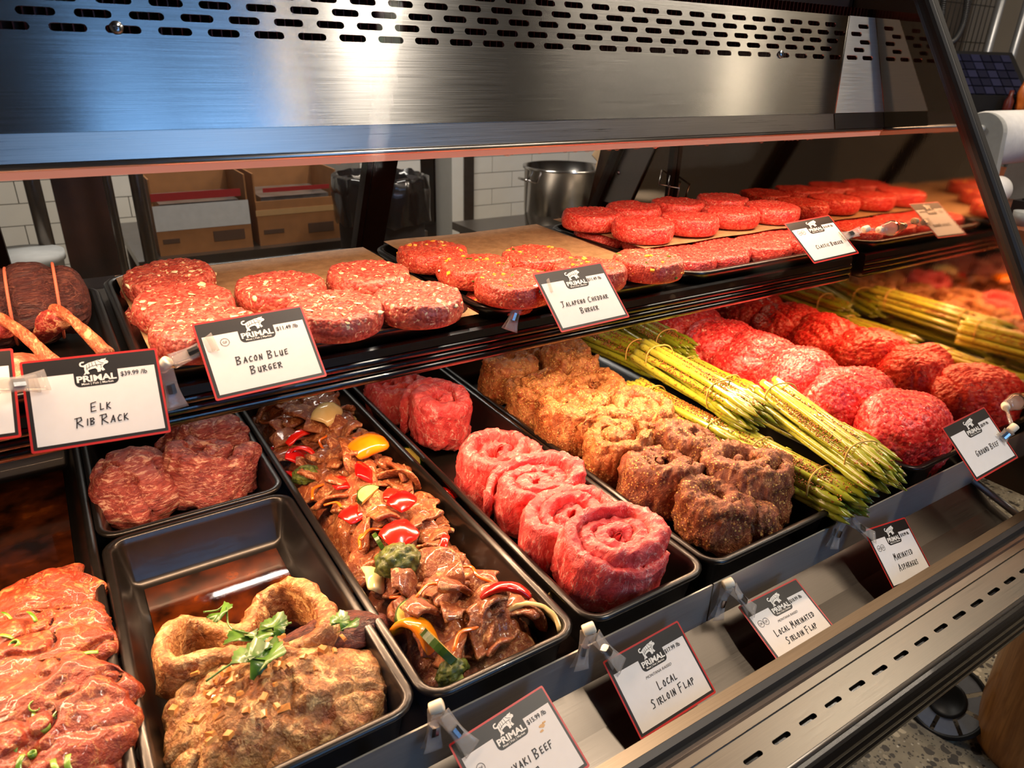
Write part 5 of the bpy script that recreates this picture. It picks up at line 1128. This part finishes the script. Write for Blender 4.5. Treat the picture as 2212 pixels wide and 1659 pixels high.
gar = [mesh('garlic_bit', np.array([(-.004, -.003, 0), (.004, -.0035, 0), (.0045, .003, 0), (-.0035, .0035, 0), (-.0032, -.0026, .004), (.0036, -.003, .0034), (.004, .0024, .0042), (-.003, .003, .0036)]) * s, [(0, 3, 2, 1), (4, 5, 6, 7), (0, 1, 5, 4), (1, 2, 6, 5), (2, 3, 7, 6), (3, 0, 4, 7)], False) for s in (1.0, .7)]
rg = random.Random(5)
for k in range(52):
    x, y = .075 + rg.gauss(0, .04), .55 + rg.gauss(-.005, .030)
    if not (-.002 < x < .175 and .475 < y < .615): continue
    tag(link('garlic_bit', gar[k % 2], MAT['garlic'], None, TR(x, y, float(dome(x, y)) + .0025, rg.uniform(-.5, .5), rg.uniform(-.5, .5), rg.uniform(0, 3), (rg.uniform(.7, 1.5), rg.uniform(.7, 1.2), rg.uniform(.8, 1.3)))), 'chopped golden garlic bit on the domed steak', 'garlic', 'garlic bits on the domed steak')
def leaf_mesh(seed):
    r_ = random.Random(seed); b = MB(); n = 28; pts = []
    for k in range(n):
        a = -2.5 + 5.0 * k / (n - 1); rr_ = (.0095 + .0035 * abs(math.cos(a * 1.5)) + .0016 * (k % 2)) * r_.uniform(.9, 1.1); pts.append((rr_ * math.cos(a), rr_ * math.sin(a), .0022 * math.sin(a * 3) + .15 * rr_))
    V = [(-.002, 0, 0)] + pts; V2 = [(x, y, z - .0005) for x, y, z in V]; m = len(V)
    return mesh('leaf', V + V2, [(0, i, i + 1) for i in range(1, m - 1)] + [(m, m + i + 1, m + i) for i in range(1, m - 1)] + [(i, m + i, m + i + 1, i + 1) for i in range(1, m - 1)])
lfm = [leaf_mesh(i) for i in range(3)]
def cilantro(lab, stem_px, leaves, z):
    P = bezier([atz(px, py, zz) for px, py, zz in stem_px], 16); o = P[0]; t = thing('cilantro_sprig', lab, 'cilantro', 'cilantro sprigs on the steaks', Matrix.Translation(o)); V, F = tube(P - o, .0011, 7); link('stem', mesh('stem', V, F), MAT['cilantro'], t)
    for k, (px, py, zz, rz, s) in enumerate(leaves): q = atz(px, py, zz) - o; link('leaf', lfm[k % 3], MAT['cilantro'], t, TR(q[0], q[1], q[2], .3 * (-1) ** k, -.2, rz, s))
cilantro('small cilantro sprig hanging on the folded steak', ((440, 1322, -.54), (470, 1318, -.538), (488, 1306, -.535), (492, 1345, -.535), (505, 1362, -.535)), ((476, 1325, -.536, -1.6, 1.0),), 0)
cilantro('cilantro sprig with open leaves above the domed steak', ((505, 1360, -.534), (540, 1368, -.534), (580, 1358, -.534), (630, 1345, -.532)), ((520, 1378, -.533, 3.6, 1.25), (560, 1372, -.532, -1.2, 1.2), (595, 1352, -.531, .4, 1.0), (578, 1390, -.532, -1.8, .9)), 0)
cilantro('long stemmed cilantro leaf lying on the domed steak', ((445, 1472, -.538), (490, 1440, -.536), (530, 1420, -.534), (560, 1418, -.532)), ((545, 1425, -.532, .5, 1.4), (580, 1422, -.530, .1, 1.3), (560, 1410, -.531, 1.2, 1.0)), 0)
cilantro('cilantro tips beside the dark steak flap', ((715, 1350, -.53), (735, 1345, -.53), (750, 1350, -.53)), ((735, 1342, -.529, .6, .8), (752, 1352, -.529, -.4, .9)), 0)

# ------------------------------------------------------------------ elk rib rack and its neighbour on the shelf
rack = thing('elk_rib_rack', 'dark tied rack of elk ribs with long bare bones', 'rib rack', None, Matrix.Translation((-.06, .935, -.315)))
N, Mv = 96, 110; xs = np.linspace(-.20, .082, Mv); U = np.arange(N) * 2 * np.pi / N; P = []
for x in xs:
    e = np.clip(1 - ((x + .059) / .1415) ** 8, 0, 1) ** .5
    tie = sum(math.exp(-((x - q) / .007) ** 2) for q in (-.15, -.095, -.040, .005, .050))
    r = .046 * e * (1 - .13 * tie); P.append(np.stack([np.full(N, x), .040 / .046 * r * np.cos(U) * 1.05, r * np.sin(U) + .048], 1))
P = np.concatenate(P); n = P - np.stack([P[:, 0], 0 * P[:, 0], 0 * P[:, 0] + .048], 1); n /= np.linalg.norm(n, axis=1)[:, None] + 1e-9; P += n * (.003 * fbm(P * 40, 4, 3) + .0016 * np.sin(P[:, 0] * 60 + 14 * fbm(P * np.array([14, 40, 40]), 6, 2) + np.arctan2(P[:, 2] - .048, P[:, 1]) * 9))[:, None]
F = [(i * N + k, i * N + (k + 1) % N, (i + 1) * N + (k + 1) % N, (i + 1) * N + k) for i in range(Mv - 1) for k in range(N)] + [tuple(range(N))[::-1], tuple(range((Mv - 1) * N, Mv * N))]
link('loin', mesh('loin', P, F), MAT['elk_loin'], rack)
for q in (-.15, -.095, -.040, .005, .050):
    a = np.linspace(0, 2 * math.pi, 40); V, F = tube(np.stack([np.full(40, q) + .003 * np.sin(a), .0390 * np.cos(a) * 1.02, .0425 * np.sin(a) + .048], 1), .0016, 6); link('butcher_string', mesh('butcher_string', V, F), MAT['butcher_string'], rack)
for k, (x0, x1, y1) in enumerate(((-.120, -.075, -.150), (-.070, -.010, -.150), (-.020, .036, -.150), (.036, .082, -.140))):
    pth = bezier([(x0, -.015, .040), (x0 + (x1 - x0) * .25, -.045, .050), (x0 + (x1 - x0) * .6, -.09, .044), (x1, y1, .026)], 24); t = np.linspace(0, 1, len(pth)); V, F = tube(pth, .0085 - .0032 * np.sin(t * 2.4) + .0022 * t ** 6, 14)
    N2 = normals(V, F); V = V + N2 * (.0018 * fbm(V * 60, 20 + k, 3))[:, None]; link('rib_bone', mesh('rib_bone', V, F), MAT['rib_bone'], rack)
    V, F = tube(bezier([(x0 - .006, -.012, .026), (x0, -.030, .034), (x0 + (x1 - x0) * .20, -.046, .040), (x0 + (x1 - x0) * .30, -.058, .044)], 14), np.array([.019, .019, .019, .018, .017, .016, .015, .014, .013, .012, .011, .011, .010, .009, .007])[:len(bezier([(0, 0, 0), (0, 0, 1), (0, 0, 2), (0, 0, 3)], 14))], 20)
    N2 = normals(V, F); V = V + N2 * (.006 * fbm(V * 50, 30 + k, 3))[:, None]; link('flesh', mesh('flesh', V, F), MAT['elk_flesh'], rack)
p = atz(55, 745, -.275); tag(link('pork_chop', slab_mesh(.075, .045, .032, 88, (-.008, -.008), 100, .12, .008, .002, .004), MAT['pork_fat'], None, TR(p[0] - .055, p[1] + .01, -.316, .1, 0, -.1)), 'pale fatty raw chop in front of the elk ribs', 'chop')

# ------------------------------------------------------------------ kitchen behind the case
def box_open(name, label, x0, x1, y0, y1, z0, h, band, cat='box', grp='cardboard boxes on the kitchen table'):
    t = thing(name, label, cat, grp, Matrix.Translation((x0, y0, z0))); w, d = x1 - x0, y1 - y0; th = .006
    link('box_front', MB().box(0, w, 0, th, 0, h * .62).me('box_front'), MAT['cardboard'], t); link('box_back', MB().box(0, w, d - th, d, 0, h).me('box_back'), MAT['cardboard'], t)
    link('box_side', MB().box(0, th, th, d - th, 0, h).me('box_side'), MAT['cardboard'], t); link('box_side', MB().box(w - th, w, th, d - th, 0, h).me('box_side'), MAT['cardboard'], t)
    link('box_bottom', MB().box(th, w - th, th, d - th, 0, th).me('box_bottom'), MAT['cardboard'], t)
    for nm, a, b, z_0, z_1, m in band: link(nm, MB().box(a * w, b * w, -.002, 0, z_0 * h, z_1 * h).me(nm), MAT[m], t)
    link('liner', MB().box(.03, w - .03, .03, d - .03, h * .5, h * .66).me('liner'), MAT['liner'], t)
    return t
MAT['cardboard'] = plain('cardboard', (146, 98, 56), 0.8, 0, 0, .1, 20); MAT['box_red'] = plain('box_red', (150, 26, 26), .6); MAT['box_white'] = plain('box_white', (188, 190, 190), .6); MAT['box_print'] = plain('box_print', (78, 54, 38), .7); MAT['liner'] = plain('plastic_liner', (96, 92, 90), .25, 0, .5, .4, 16); MAT['tape'] = plain('parcel_tape', (176, 140, 96), .35, 0, .3)
KT = -.735
q = lambda px, py: aty(px, py, 3.0)
x0, x1 = q(342, 524)[0], q(545, 510)[0]; h1 = q(330, 388)[2] - KT
box_open('cardboard_box', 'cardboard box with a white band and red rim', x0, x1, 3.0, 3.32, KT, h1, [('white_band', .0, 1.0, .33, .66, 'box_white'), ('red_band', .0, .93, .72, .82, 'box_red'), ('printed_label', .58, .92, .13, .27, 'box_print'), ('printed_line', .05, .22, .16, .22, 'box_print')])
x2, x3 = q(562, 524)[0], q(735, 500)[0]
box_open('cardboard_box', 'plain cardboard box sealed with a band of tape', x2, x3, 3.0, 3.32, KT, h1, [('tape', -.01, 1.01, .42, .50, 'tape'), ('printed_label', .60, .92, .12, .26, 'box_print'), ('printed_line', .06, .3, .16, .22, 'box_print'), ('red_band', .1, .9, .74, .8, 'box_red')])
tbl = thing('kitchen_table', 'stainless kitchen work table carrying the cardboard boxes', 'table', None, Matrix.Translation((.2, 2.95, FLOOR)))
link('table_top', MB().box(.05, 1.25, 0, .75, KT - FLOOR - .035, KT - FLOOR).me('table_top'), MAT['steel_pipe'], tbl)
for lx, ly in ((.09, .05), (1.2, .05), (.09, .7), (1.2, .7)): link('leg', MB().tube([(lx, ly, 0), (lx, ly, KT - FLOOR - .035)], .02, 12).me('leg', True), MAT['steel_pipe'], tbl)
for lab, px, r, y in (('thick steel post between the lidded tub and the apron', 90, .024, 2.85), ('slim steel post beside the dark hanging', 250, .013, 2.65), ('thick steel post beside the box with white band', 312, .022, 2.65)):
    c = aty(px, 480, y); tag(link('steel_post', MB().tube([(c[0], y, FLOOR), (c[0], y, .6)], r, 20).me('steel_post', True), MAT['steel_pipe']), lab, 'post', 'steel posts in the kitchen')
link_ = MB().box(aty(130, 480, 2.9)[0], aty(242, 480, 2.9)[0], 2.9, 2.96, -1.0, .4); MAT['hanging'] = plain('dark_hanging', (58, 32, 22), .55, 0, .1, .7, 5)
tag(link('apron_hanging', link_.me('apron_hanging'), MAT['hanging']), 'dark brown leather apron hanging before the tiles', 'apron')
MAT['pot'] = plain('polished_pot', (190, 186, 180), .16, 1.0, 0, .05, 8); MAT['smock'] = plain('dark_smock', (30, 24, 24), .8, 0, 0, .2, 12)
pc = aty(1215, 440, 2.95); R_ = .20
pot = thing('stock_pot', 'large polished steel stock pot with loop handles', 'pot', None, Matrix.Translation((pc[0], 2.95, -.80)))
link('pot_body', MB().lathe([(0, 0), (.17, 0), (.185, .012), (.195, .10), (R_, .30), (R_ + .008, .305), (R_ + .008, .315), (R_ - .004, .315), (.19, .10), (.175, .02), (0, .02)], 48).me('pot_body', True), MAT['pot'], pot)
for s in (1, -1): link('handle', MB().tube(bezier([(s * .195, -.04, .25), (s * .245, -.035, .265), (s * .245, .035, .265), (s * .195, .04, .25)], 14), .006, 8).me('handle', True), MAT['pot'], pot)
pt = thing('pot_table', 'steel side table under the stock pot', 'table', None, Matrix.Translation((pc[0], 2.95, FLOOR))); link('table_top', MB().box(-.42, .6, -.35, .4, .61, .65).me('table_top'), MAT['steel_pipe'], pt)
for lx, ly in ((-.38, -.3), (.55, -.3), (-.38, .35), (.55, .35)): link('leg', MB().tube([(lx, ly, 0), (lx, ly, .61)], .02, 10).me('leg', True), MAT['steel_pipe'], pt)
# bin with a black liner behind the rear post
bc_ = aty(822, 400, 2.6); bt_ = float(aty(870, 372, 2.6)[2])
bn = thing('trash_bin', 'tall dark bin with a black plastic liner folded over its rim', 'bin', None, Matrix.Translation((bc_[0], 2.6, FLOOR)))
hb = bt_ - FLOOR
link('bin_body', MB().lathe([(0, 0), (.14, 0), (.145, .02), (.165, hb - .12), (.168, hb - .02), (.155, hb - .02), (.14, .04), (0, .04)], 36).me('bin_body', True), MAT['smock'], bn)
lb = MB().lathe([(.10, hb - .10), (.150, hb - .03), (.160, hb), (.178, hb - .01), (.184, hb - .06), (.180, hb - .14), (.182, hb - .17)], 72); V = np.array(lb.v); V += .010 * np.stack([vnoise(V * 34, k) for k in range(3)], 1)
MAT['bin_liner'] = plain('black_liner', (20, 18, 18), .22, 0, .5, .2, 40); link('bin_liner', mesh('bin_liner', V, lb.f), MAT['bin_liner'], bn)
tag(link('storage_tub', MB().add([(x, y, z) for z, e in ((-1.25, .06), (-.72, 0)) for y in (5.0 + e, 5.6 - e) for x in (2.62 + e, 3.1 - e)], [(0, 2, 3, 1), (4, 5, 7, 6), (0, 1, 5, 4), (2, 6, 7, 3), (0, 4, 6, 2), (1, 3, 7, 5)]).me('storage_tub'), MAT['rubber']), 'dark tub standing in the room beyond the doorway', 'tub')
tag(link('rear_bench', MB().box(2.3, 3.6, 4.95, 5.7, -1.31, -1.255).box(2.34, 2.40, 5.0, 5.06, FLOOR, -1.31).box(3.2, 3.26, 5.0, 5.06, FLOOR, -1.31).box(2.45, 2.62, 5.2, 5.24, -1.25, -.6).me('rear_bench'), MAT['wall_plain']), 'low bench with a white board beyond the doorway', 'bench')
tape = MB(); V, F = ribbon(bezier([aty(1285, 325, 2.3), aty(1300, 345, 2.3), aty(1296, 362, 2.3), aty(1312, 385, 2.3)], 14), .045, .0008, 8, up=(0, 1, 0)); MAT['note'] = plain('paper_note', (214, 176, 128), .7)
tag(link('paper_note', mesh('paper_note', V, F), MAT['note']), 'crumpled tan paper strip hanging behind the rear glass', 'paper')
# tub at far left
tag(link('lidded_tub', MB().lathe([(0, 0), (.10, 0), (.115, .22), (.122, .22), (.122, .245), (0, .25)], 30).me('lidded_tub', True), MAT['box_white'], None, TR(aty(48, 560, 2.75)[0], 2.75, -.86)), 'white lidded tub beside the steel posts', 'tub')
tag(link('low_counter', MB().box(-.55, .16, 2.55, 3.0, FLOOR, -.862).me('low_counter'), MAT['wall_plain']), 'pale low counter under the lidded tub', 'counter')

# ------------------------------------------------------------------ beyond the end panel
MAT['wood_top'] = plain('butcher_block', (140, 76, 44), .4, 0, .25, .18, 12)
def wood(key, a, b, sc=(14, 14, 1.2)):
    t = NT(key); n = t.noise(t.co(sc), 6, 5, .6, .8); t.set(color=t.ramp(n, [(.3, lin(*a)), (.7, lin(*b))]), rough=.38, coat=.25, normal=t.bump(n, .1, .001)); MAT[key] = t.m
wood('wood_leg', (160, 98, 44), (214, 144, 76)); wood('wood_dark', (58, 30, 18), (92, 50, 30))
DEP = 2.55
c0 = atd(2138, 468, DEP); CTZ = float(c0[2])
ct = thing('wooden_counter', 'dark wooden counter with a butcher block top', 'counter', None, Matrix.Translation((c0[0], c0[1], FLOOR)))
link('counter_top', MB().box(-.15, 1.6, -.28, .75, CTZ - FLOOR - .05, CTZ - FLOOR).me('counter_top'), MAT['wood_top'], ct); link('counter_body', MB().box(-.10, 1.55, -.23, .7, .1, CTZ - FLOOR - .05).me('counter_body'), MAT['wood_dark'], ct)
link('plinth', MB().box(-.06, 1.5, -.18, .65, 0, .1).me('plinth'), MAT['rubber'], ct)
MAT['roll_grey'] = plain('grey_plastic', (150, 150, 146), .4); MAT['roll_white'] = plain('white_paper', (226, 222, 216), .6)
rl = thing('paper_dispenser', 'grey paper dispenser holding a wide white roll', 'paper dispenser', None, Matrix.Translation((c0[0], c0[1], CTZ)))
def side_plate(x, y0, R_, h, w=.018):
    pts = [(y0 + R_ * math.cos(a), h - R_ + R_ * math.sin(a)) for a in np.linspace(0, math.pi, 18)] + [(y0 - R_ * 1.35, 0), (y0 + R_ * 1.35, 0)]
    return MB().prism(pts, x, x + w)
link('side_plate', side_plate(.02, .12, .075, .34, .03).me('side_plate'), MAT['roll_grey'], rl); link('side_plate', side_plate(.50, .12, .075, .34, .03).me('side_plate'), MAT['roll_grey'], rl)
link('bolt', MB().tube([(.004, .12, .285), (.02, .12, .285)], .014, 16).me('bolt', True), MAT['roll_grey'], rl)
link('paper_roll', MB().tube([(.052, .12, .25), (.49, .12, .25)], .095, 32).me('paper_roll', True), MAT['roll_white'], rl)
link('cutter_plate', MB().add([(.30, -.17, .02), (.52, -.17, .02), (.52, -.02, .23), (.34, -.02, .23), (.30, -.155, .02), (.52, -.155, .02), (.52, -.005, .23), (.34, -.005, .23)], [(0, 1, 2, 3), (4, 7, 6, 5), (0, 4, 5, 1), (1, 5, 6, 2), (2, 6, 7, 3), (3, 7, 4, 0)]).me('cutter_plate'), MAT['roll_grey'], rl)
tag(link('small_paper_roll', MB().tube([(0, 0, .048), (.10, 0, .048)], .048, 28).me('small_paper_roll', True), MAT['roll_white'], None, TR(c0[0] - .10, c0[1] + .0, CTZ + .045)), 'small white roll beside the paper dispenser', 'paper roll')
tag(link('card_reader', MB().box(0, .16, -.12, .06, 0, .055).box(.02, .14, -.10, .04, .055, .062).me('card_reader'), MAT['rubber'], None, TR(c0[0] + .09, c0[1] - .08, CTZ + .001)), 'small black machine in front of the paper dispenser', 'machine')
tag(link('steel_cup', MB().lathe([(0, 0), (.032, 0), (.038, .045), (.036, .045), (.030, .004), (0, .004)], 20).me('steel_cup', True), MAT['roll_grey'], None, TR(c0[0] - .05, c0[1] - .13, CTZ)), 'small steel cup standing at the counter end', 'cup')
# wire rack
W0 = atd(2128, 130, 4.2)
wr = thing('wire_rack', 'chrome wire shelving rack with two posts in view', 'rack', None, Matrix.Translation((W0[0], W0[1], FLOOR)))
pA, pB = (0, 0), (.13, -.08)
for (ax, ay) in (pA, pB, (.9, .1)):
    link('post', MB().tube([(ax, ay, 0), (ax, ay, 2.4)], .023, 14).me('post', True), MAT['steel_white'], wr)
    for zz in (1.10, 1.22): link('post_collar', MB().tube([(ax, ay, zz), (ax, ay, zz + .06)], .030, 14).me('post_collar', True), MAT['steel_white'], wr)
def wires(z, x0, x1, y0, y1):
    b = MB()
    for k in range(7): yy = y0 + (y1 - y0) * k / 6; b.tube([(x0, yy, z), (x1, yy, z)], .003, 6)
    for k in range(2): b.tube([(x0, y0, z - .03 * k), (x1, y0, z - .03 * k)], .004, 6)
    zz = bezier([(x0 + (x1 - x0) * k / 12, y0, z - .03 * (k % 2)) for k in range(13)], 48); b.tube(zz, .003, 6)
    return b
for z in (1.22, .75): link('wire_shelf', wires(z, -.35, .95, -.08, .40).me('wire_shelf', True), MAT['steel_white'], wr)
gb = MB()
for k in range(24): gb.tube([(-.5 + k * .06, .44, 1.35), (-.5 + k * .06, .44, 2.2)], .0028, 6)
for k in range(4): gb.tube([(-.5, .44, 1.4 + k * .22), (.95, .44, 1.4 + k * .22)], .0028, 6)
link('grid_back', gb.me('grid_back', True), MAT['rubber'], wr)
MAT['navy'] = plain('dark_blue_plastic', (22, 24, 48), .35); MAT['key_blue'] = plain('key_blue', (38, 40, 70), .4); MAT['red_jar'] = plain('red_brown_bottle', (96, 34, 24), .35); MAT['orange_bag'] = plain('orange_bag', (214, 110, 34), .45, 0, .3, .3, 12)
D1 = 4.0
kc = atd(2085, 165, D1)
kb = thing('black_keypad', 'black till keyboard with blue keys on the wire rack', 'keyboard', None, TR(kc[0], kc[1], kc[2], .75, 0, -.45, 1.2))
link('keypad_body', MB().box(-.22, .30, -.13, .16, -.02, .0).me('keypad_body'), MAT['rubber'], kb)
for i in range(9):
    for j in range(5): link('key', MB().box(-.195 + i * .052, -.15 + i * .052, -.11 + j * .05, -.068 + j * .05, 0, .008).me('key'), MAT['key_blue' if (i * 3 + j * 5) % 7 < 3 else 'navy'], kb)
mc = atd(2125, 215, D1); tag(link('black_machine', MB().box(-.10, .26, -.05, .2, -.16, .06).box(-.10, .26, -.052, -.05, .0, .005).me('black_machine'), MAT['rubber'], None, TR(mc[0], mc[1], mc[2] - .05, 0, 0, -.5, 1.2)), 'black box machine standing on the wire rack', 'machine')
jc = atd(2178, 225, 3.9); tag(link('sauce_bottle', MB().lathe([(0, -.13), (.028, -.13), (.03, .02), (.014, .05), (.014, .09), (0, .09)], 18).me('sauce_bottle', True), MAT['red_jar'], None, TR(*jc, s=.78)), 'red brown sauce bottle on the wire rack', 'bottle')
oc = atd(2214, 205, 3.9); tag(link('snack_bag', lump_mesh(.07, .03, .11, 4, .012, 0.0, 40, 24), MAT['orange_bag'], None, TR(*oc, s=.9)), 'orange snack bag on the wire rack', 'bag')
yc = atd(2055, 205, 3.8); tag(link('sticky_note', MB().box(-.03, .03, -.0006, .0006, -.035, .035).me('sticky_note'), plain('yellow_note', (236, 226, 150), .7), None, TR(yc[0], yc[1], yc[2], 0, .5, -.6)), 'pale yellow sticky note by the gasket edge', 'note')
ph = atd(2000, 30, 3.1); tl = thing('wall_phone', 'black handset with a white label and a coiled cord', 'phone', None, Matrix.Translation(ph))
link('phone_body', MB().box(-.14, .10, -.03, .03, -.18, .0).me('phone_body'), MAT['rubber'], tl); link('phone_label', MB().box(-.02, .06, -.033, -.03, -.04, -.012).me('phone_label'), MAT['roll_white'], tl)
cl = bezier([atd(2048, -60, 3.0) - ph, atd(2036, 20, 3.0) - ph, atd(2033, 70, 3.0) - ph, atd(2055, 92, 3.0) - ph, atd(2078, 60, 3.0) - ph, atd(2090, 0, 3.0) - ph, atd(2092, -60, 3.0) - ph], 700)
P_, T_, N_, B_ = frames(cl); a = np.arange(len(cl)) * .9; coil = P_ + .011 * (np.cos(a)[:, None] * N_ + np.sin(a)[:, None] * B_); V, F = tube(coil, .0036, 5); link('coiled_cord', mesh('coiled_cord', V, F), MAT['rubber'], tl)
tag(link('wall_panel', MB().box(-1.0, .9, 0, .05, -1.2, 1.6).me('wall_panel'), MAT['wall_dark'], None, TR(W0[0], W0[1] + .62, .2)), 'grey brown wall boards behind the wire rack', 'wall panel')
# wooden table leg and the round grey base on the floor
lg = atz(2175, 1560, -1.3)
ltg = thing('wooden_post', 'thick honey coloured wooden post beside the case', 'post', None, Matrix.Translation((1.68, .31, FLOOR)))
link('post', MB().lathe([(.105, 0), (.115, .02), (.118, .1), (.125, .5), (.135, .72), (0, .72)], 40).me('post', True), MAT['wood_leg'], ltg)
fc = atd(2046, 1512, 1.74)
ft = thing('round_fan_base', 'round grey and black slotted fan lying on the floor', 'fan', None, Matrix.Translation(fc) @ Vector((-.70, -.10, .70)).to_track_quat('Z', 'Y').to_matrix().to_4x4() @ Matrix.Scale(.53, 4))
link('ring', MB().lathe([(.165, 0), (.172, .008), (.172, .02), (.16, .024), (.150, .018), (.150, 0)], 40).me('ring', True), MAT['rubber'], ft)
MAT['fan_grey'] = plain('fan_grey', (150, 152, 156), .45)
for k in range(8):
    a0, a1 = k * math.pi / 4 + .06, (k + 1) * math.pi / 4 - .06; pts = [(.152, a0), (.152, (a0 + a1) / 2), (.152, a1), (.078, a1 - .06), (.078, a0 + .06)]
    V = [(r * math.cos(a), r * math.sin(a), z) for z in (.006, .016) for r, a in pts]; link('blade', mesh('blade', V, [(0, 1, 2, 3, 4)[::-1], (5, 6, 7, 8, 9)] + [(i, (i + 1) % 5, 5 + (i + 1) % 5, 5 + i) for i in range(5)], False), MAT['fan_grey'], ft)
link('hub', MB().lathe([(0, .0), (.082, 0), (.082, .02), (.068, .024), (.06, .012), (0, .010)], 32).me('hub', True), MAT['rubber'], ft)

# ------------------------------------------------------------------ shop lamp and added fill globe behind the customer (their glow shows in the hood)
MAT['lamp'] = NT('warm_lamp').set(color=(1, .8, .55, 1), emit=(1.0, .72, .42, 1), emits=30.0).m
for lab, x, y, z in (('slim warm pendant lamp hanging behind the customer', 1.15, -1.6, 1.95),):
    t = thing('pendant_lamp', lab, 'lamp', None, Matrix.Translation((x, y, z))); link('tube_shade', MB().tube([(0, 0, -.35), (0, 0, .35)], .020 if x > 1.3 else .006, 16).me('tube_shade', True), MAT['lamp'], t); link('cord', MB().tube([(0, 0, .35), (0, 0, 1.64)], .004, 6).me('cord'), MAT['rubber'], t)
t = thing('hood_fill_globe', 'added warm globe out of view brightening the hood end cap', 'lamp', None, Matrix.Translation((4.1, -1.4, 1.75)))  # unseen globe added to brighten the hood's end cap
link('globe', MB().lathe([(0.001, -.13), (.06, -.115), (.115, -.06), (.13, 0), (.115, .06), (.06, .115), (.001, .13)], 24).me('globe', True), NT('globe_glow').set(color=(1, .85, .65, 1), emit=(1.0, .80, .56, 1), emits=8.0).m, t); link('cord', MB().tube([(0, 0, .13), (0, 0, 1.84)], .004, 6).me('cord'), MAT['rubber'], t)
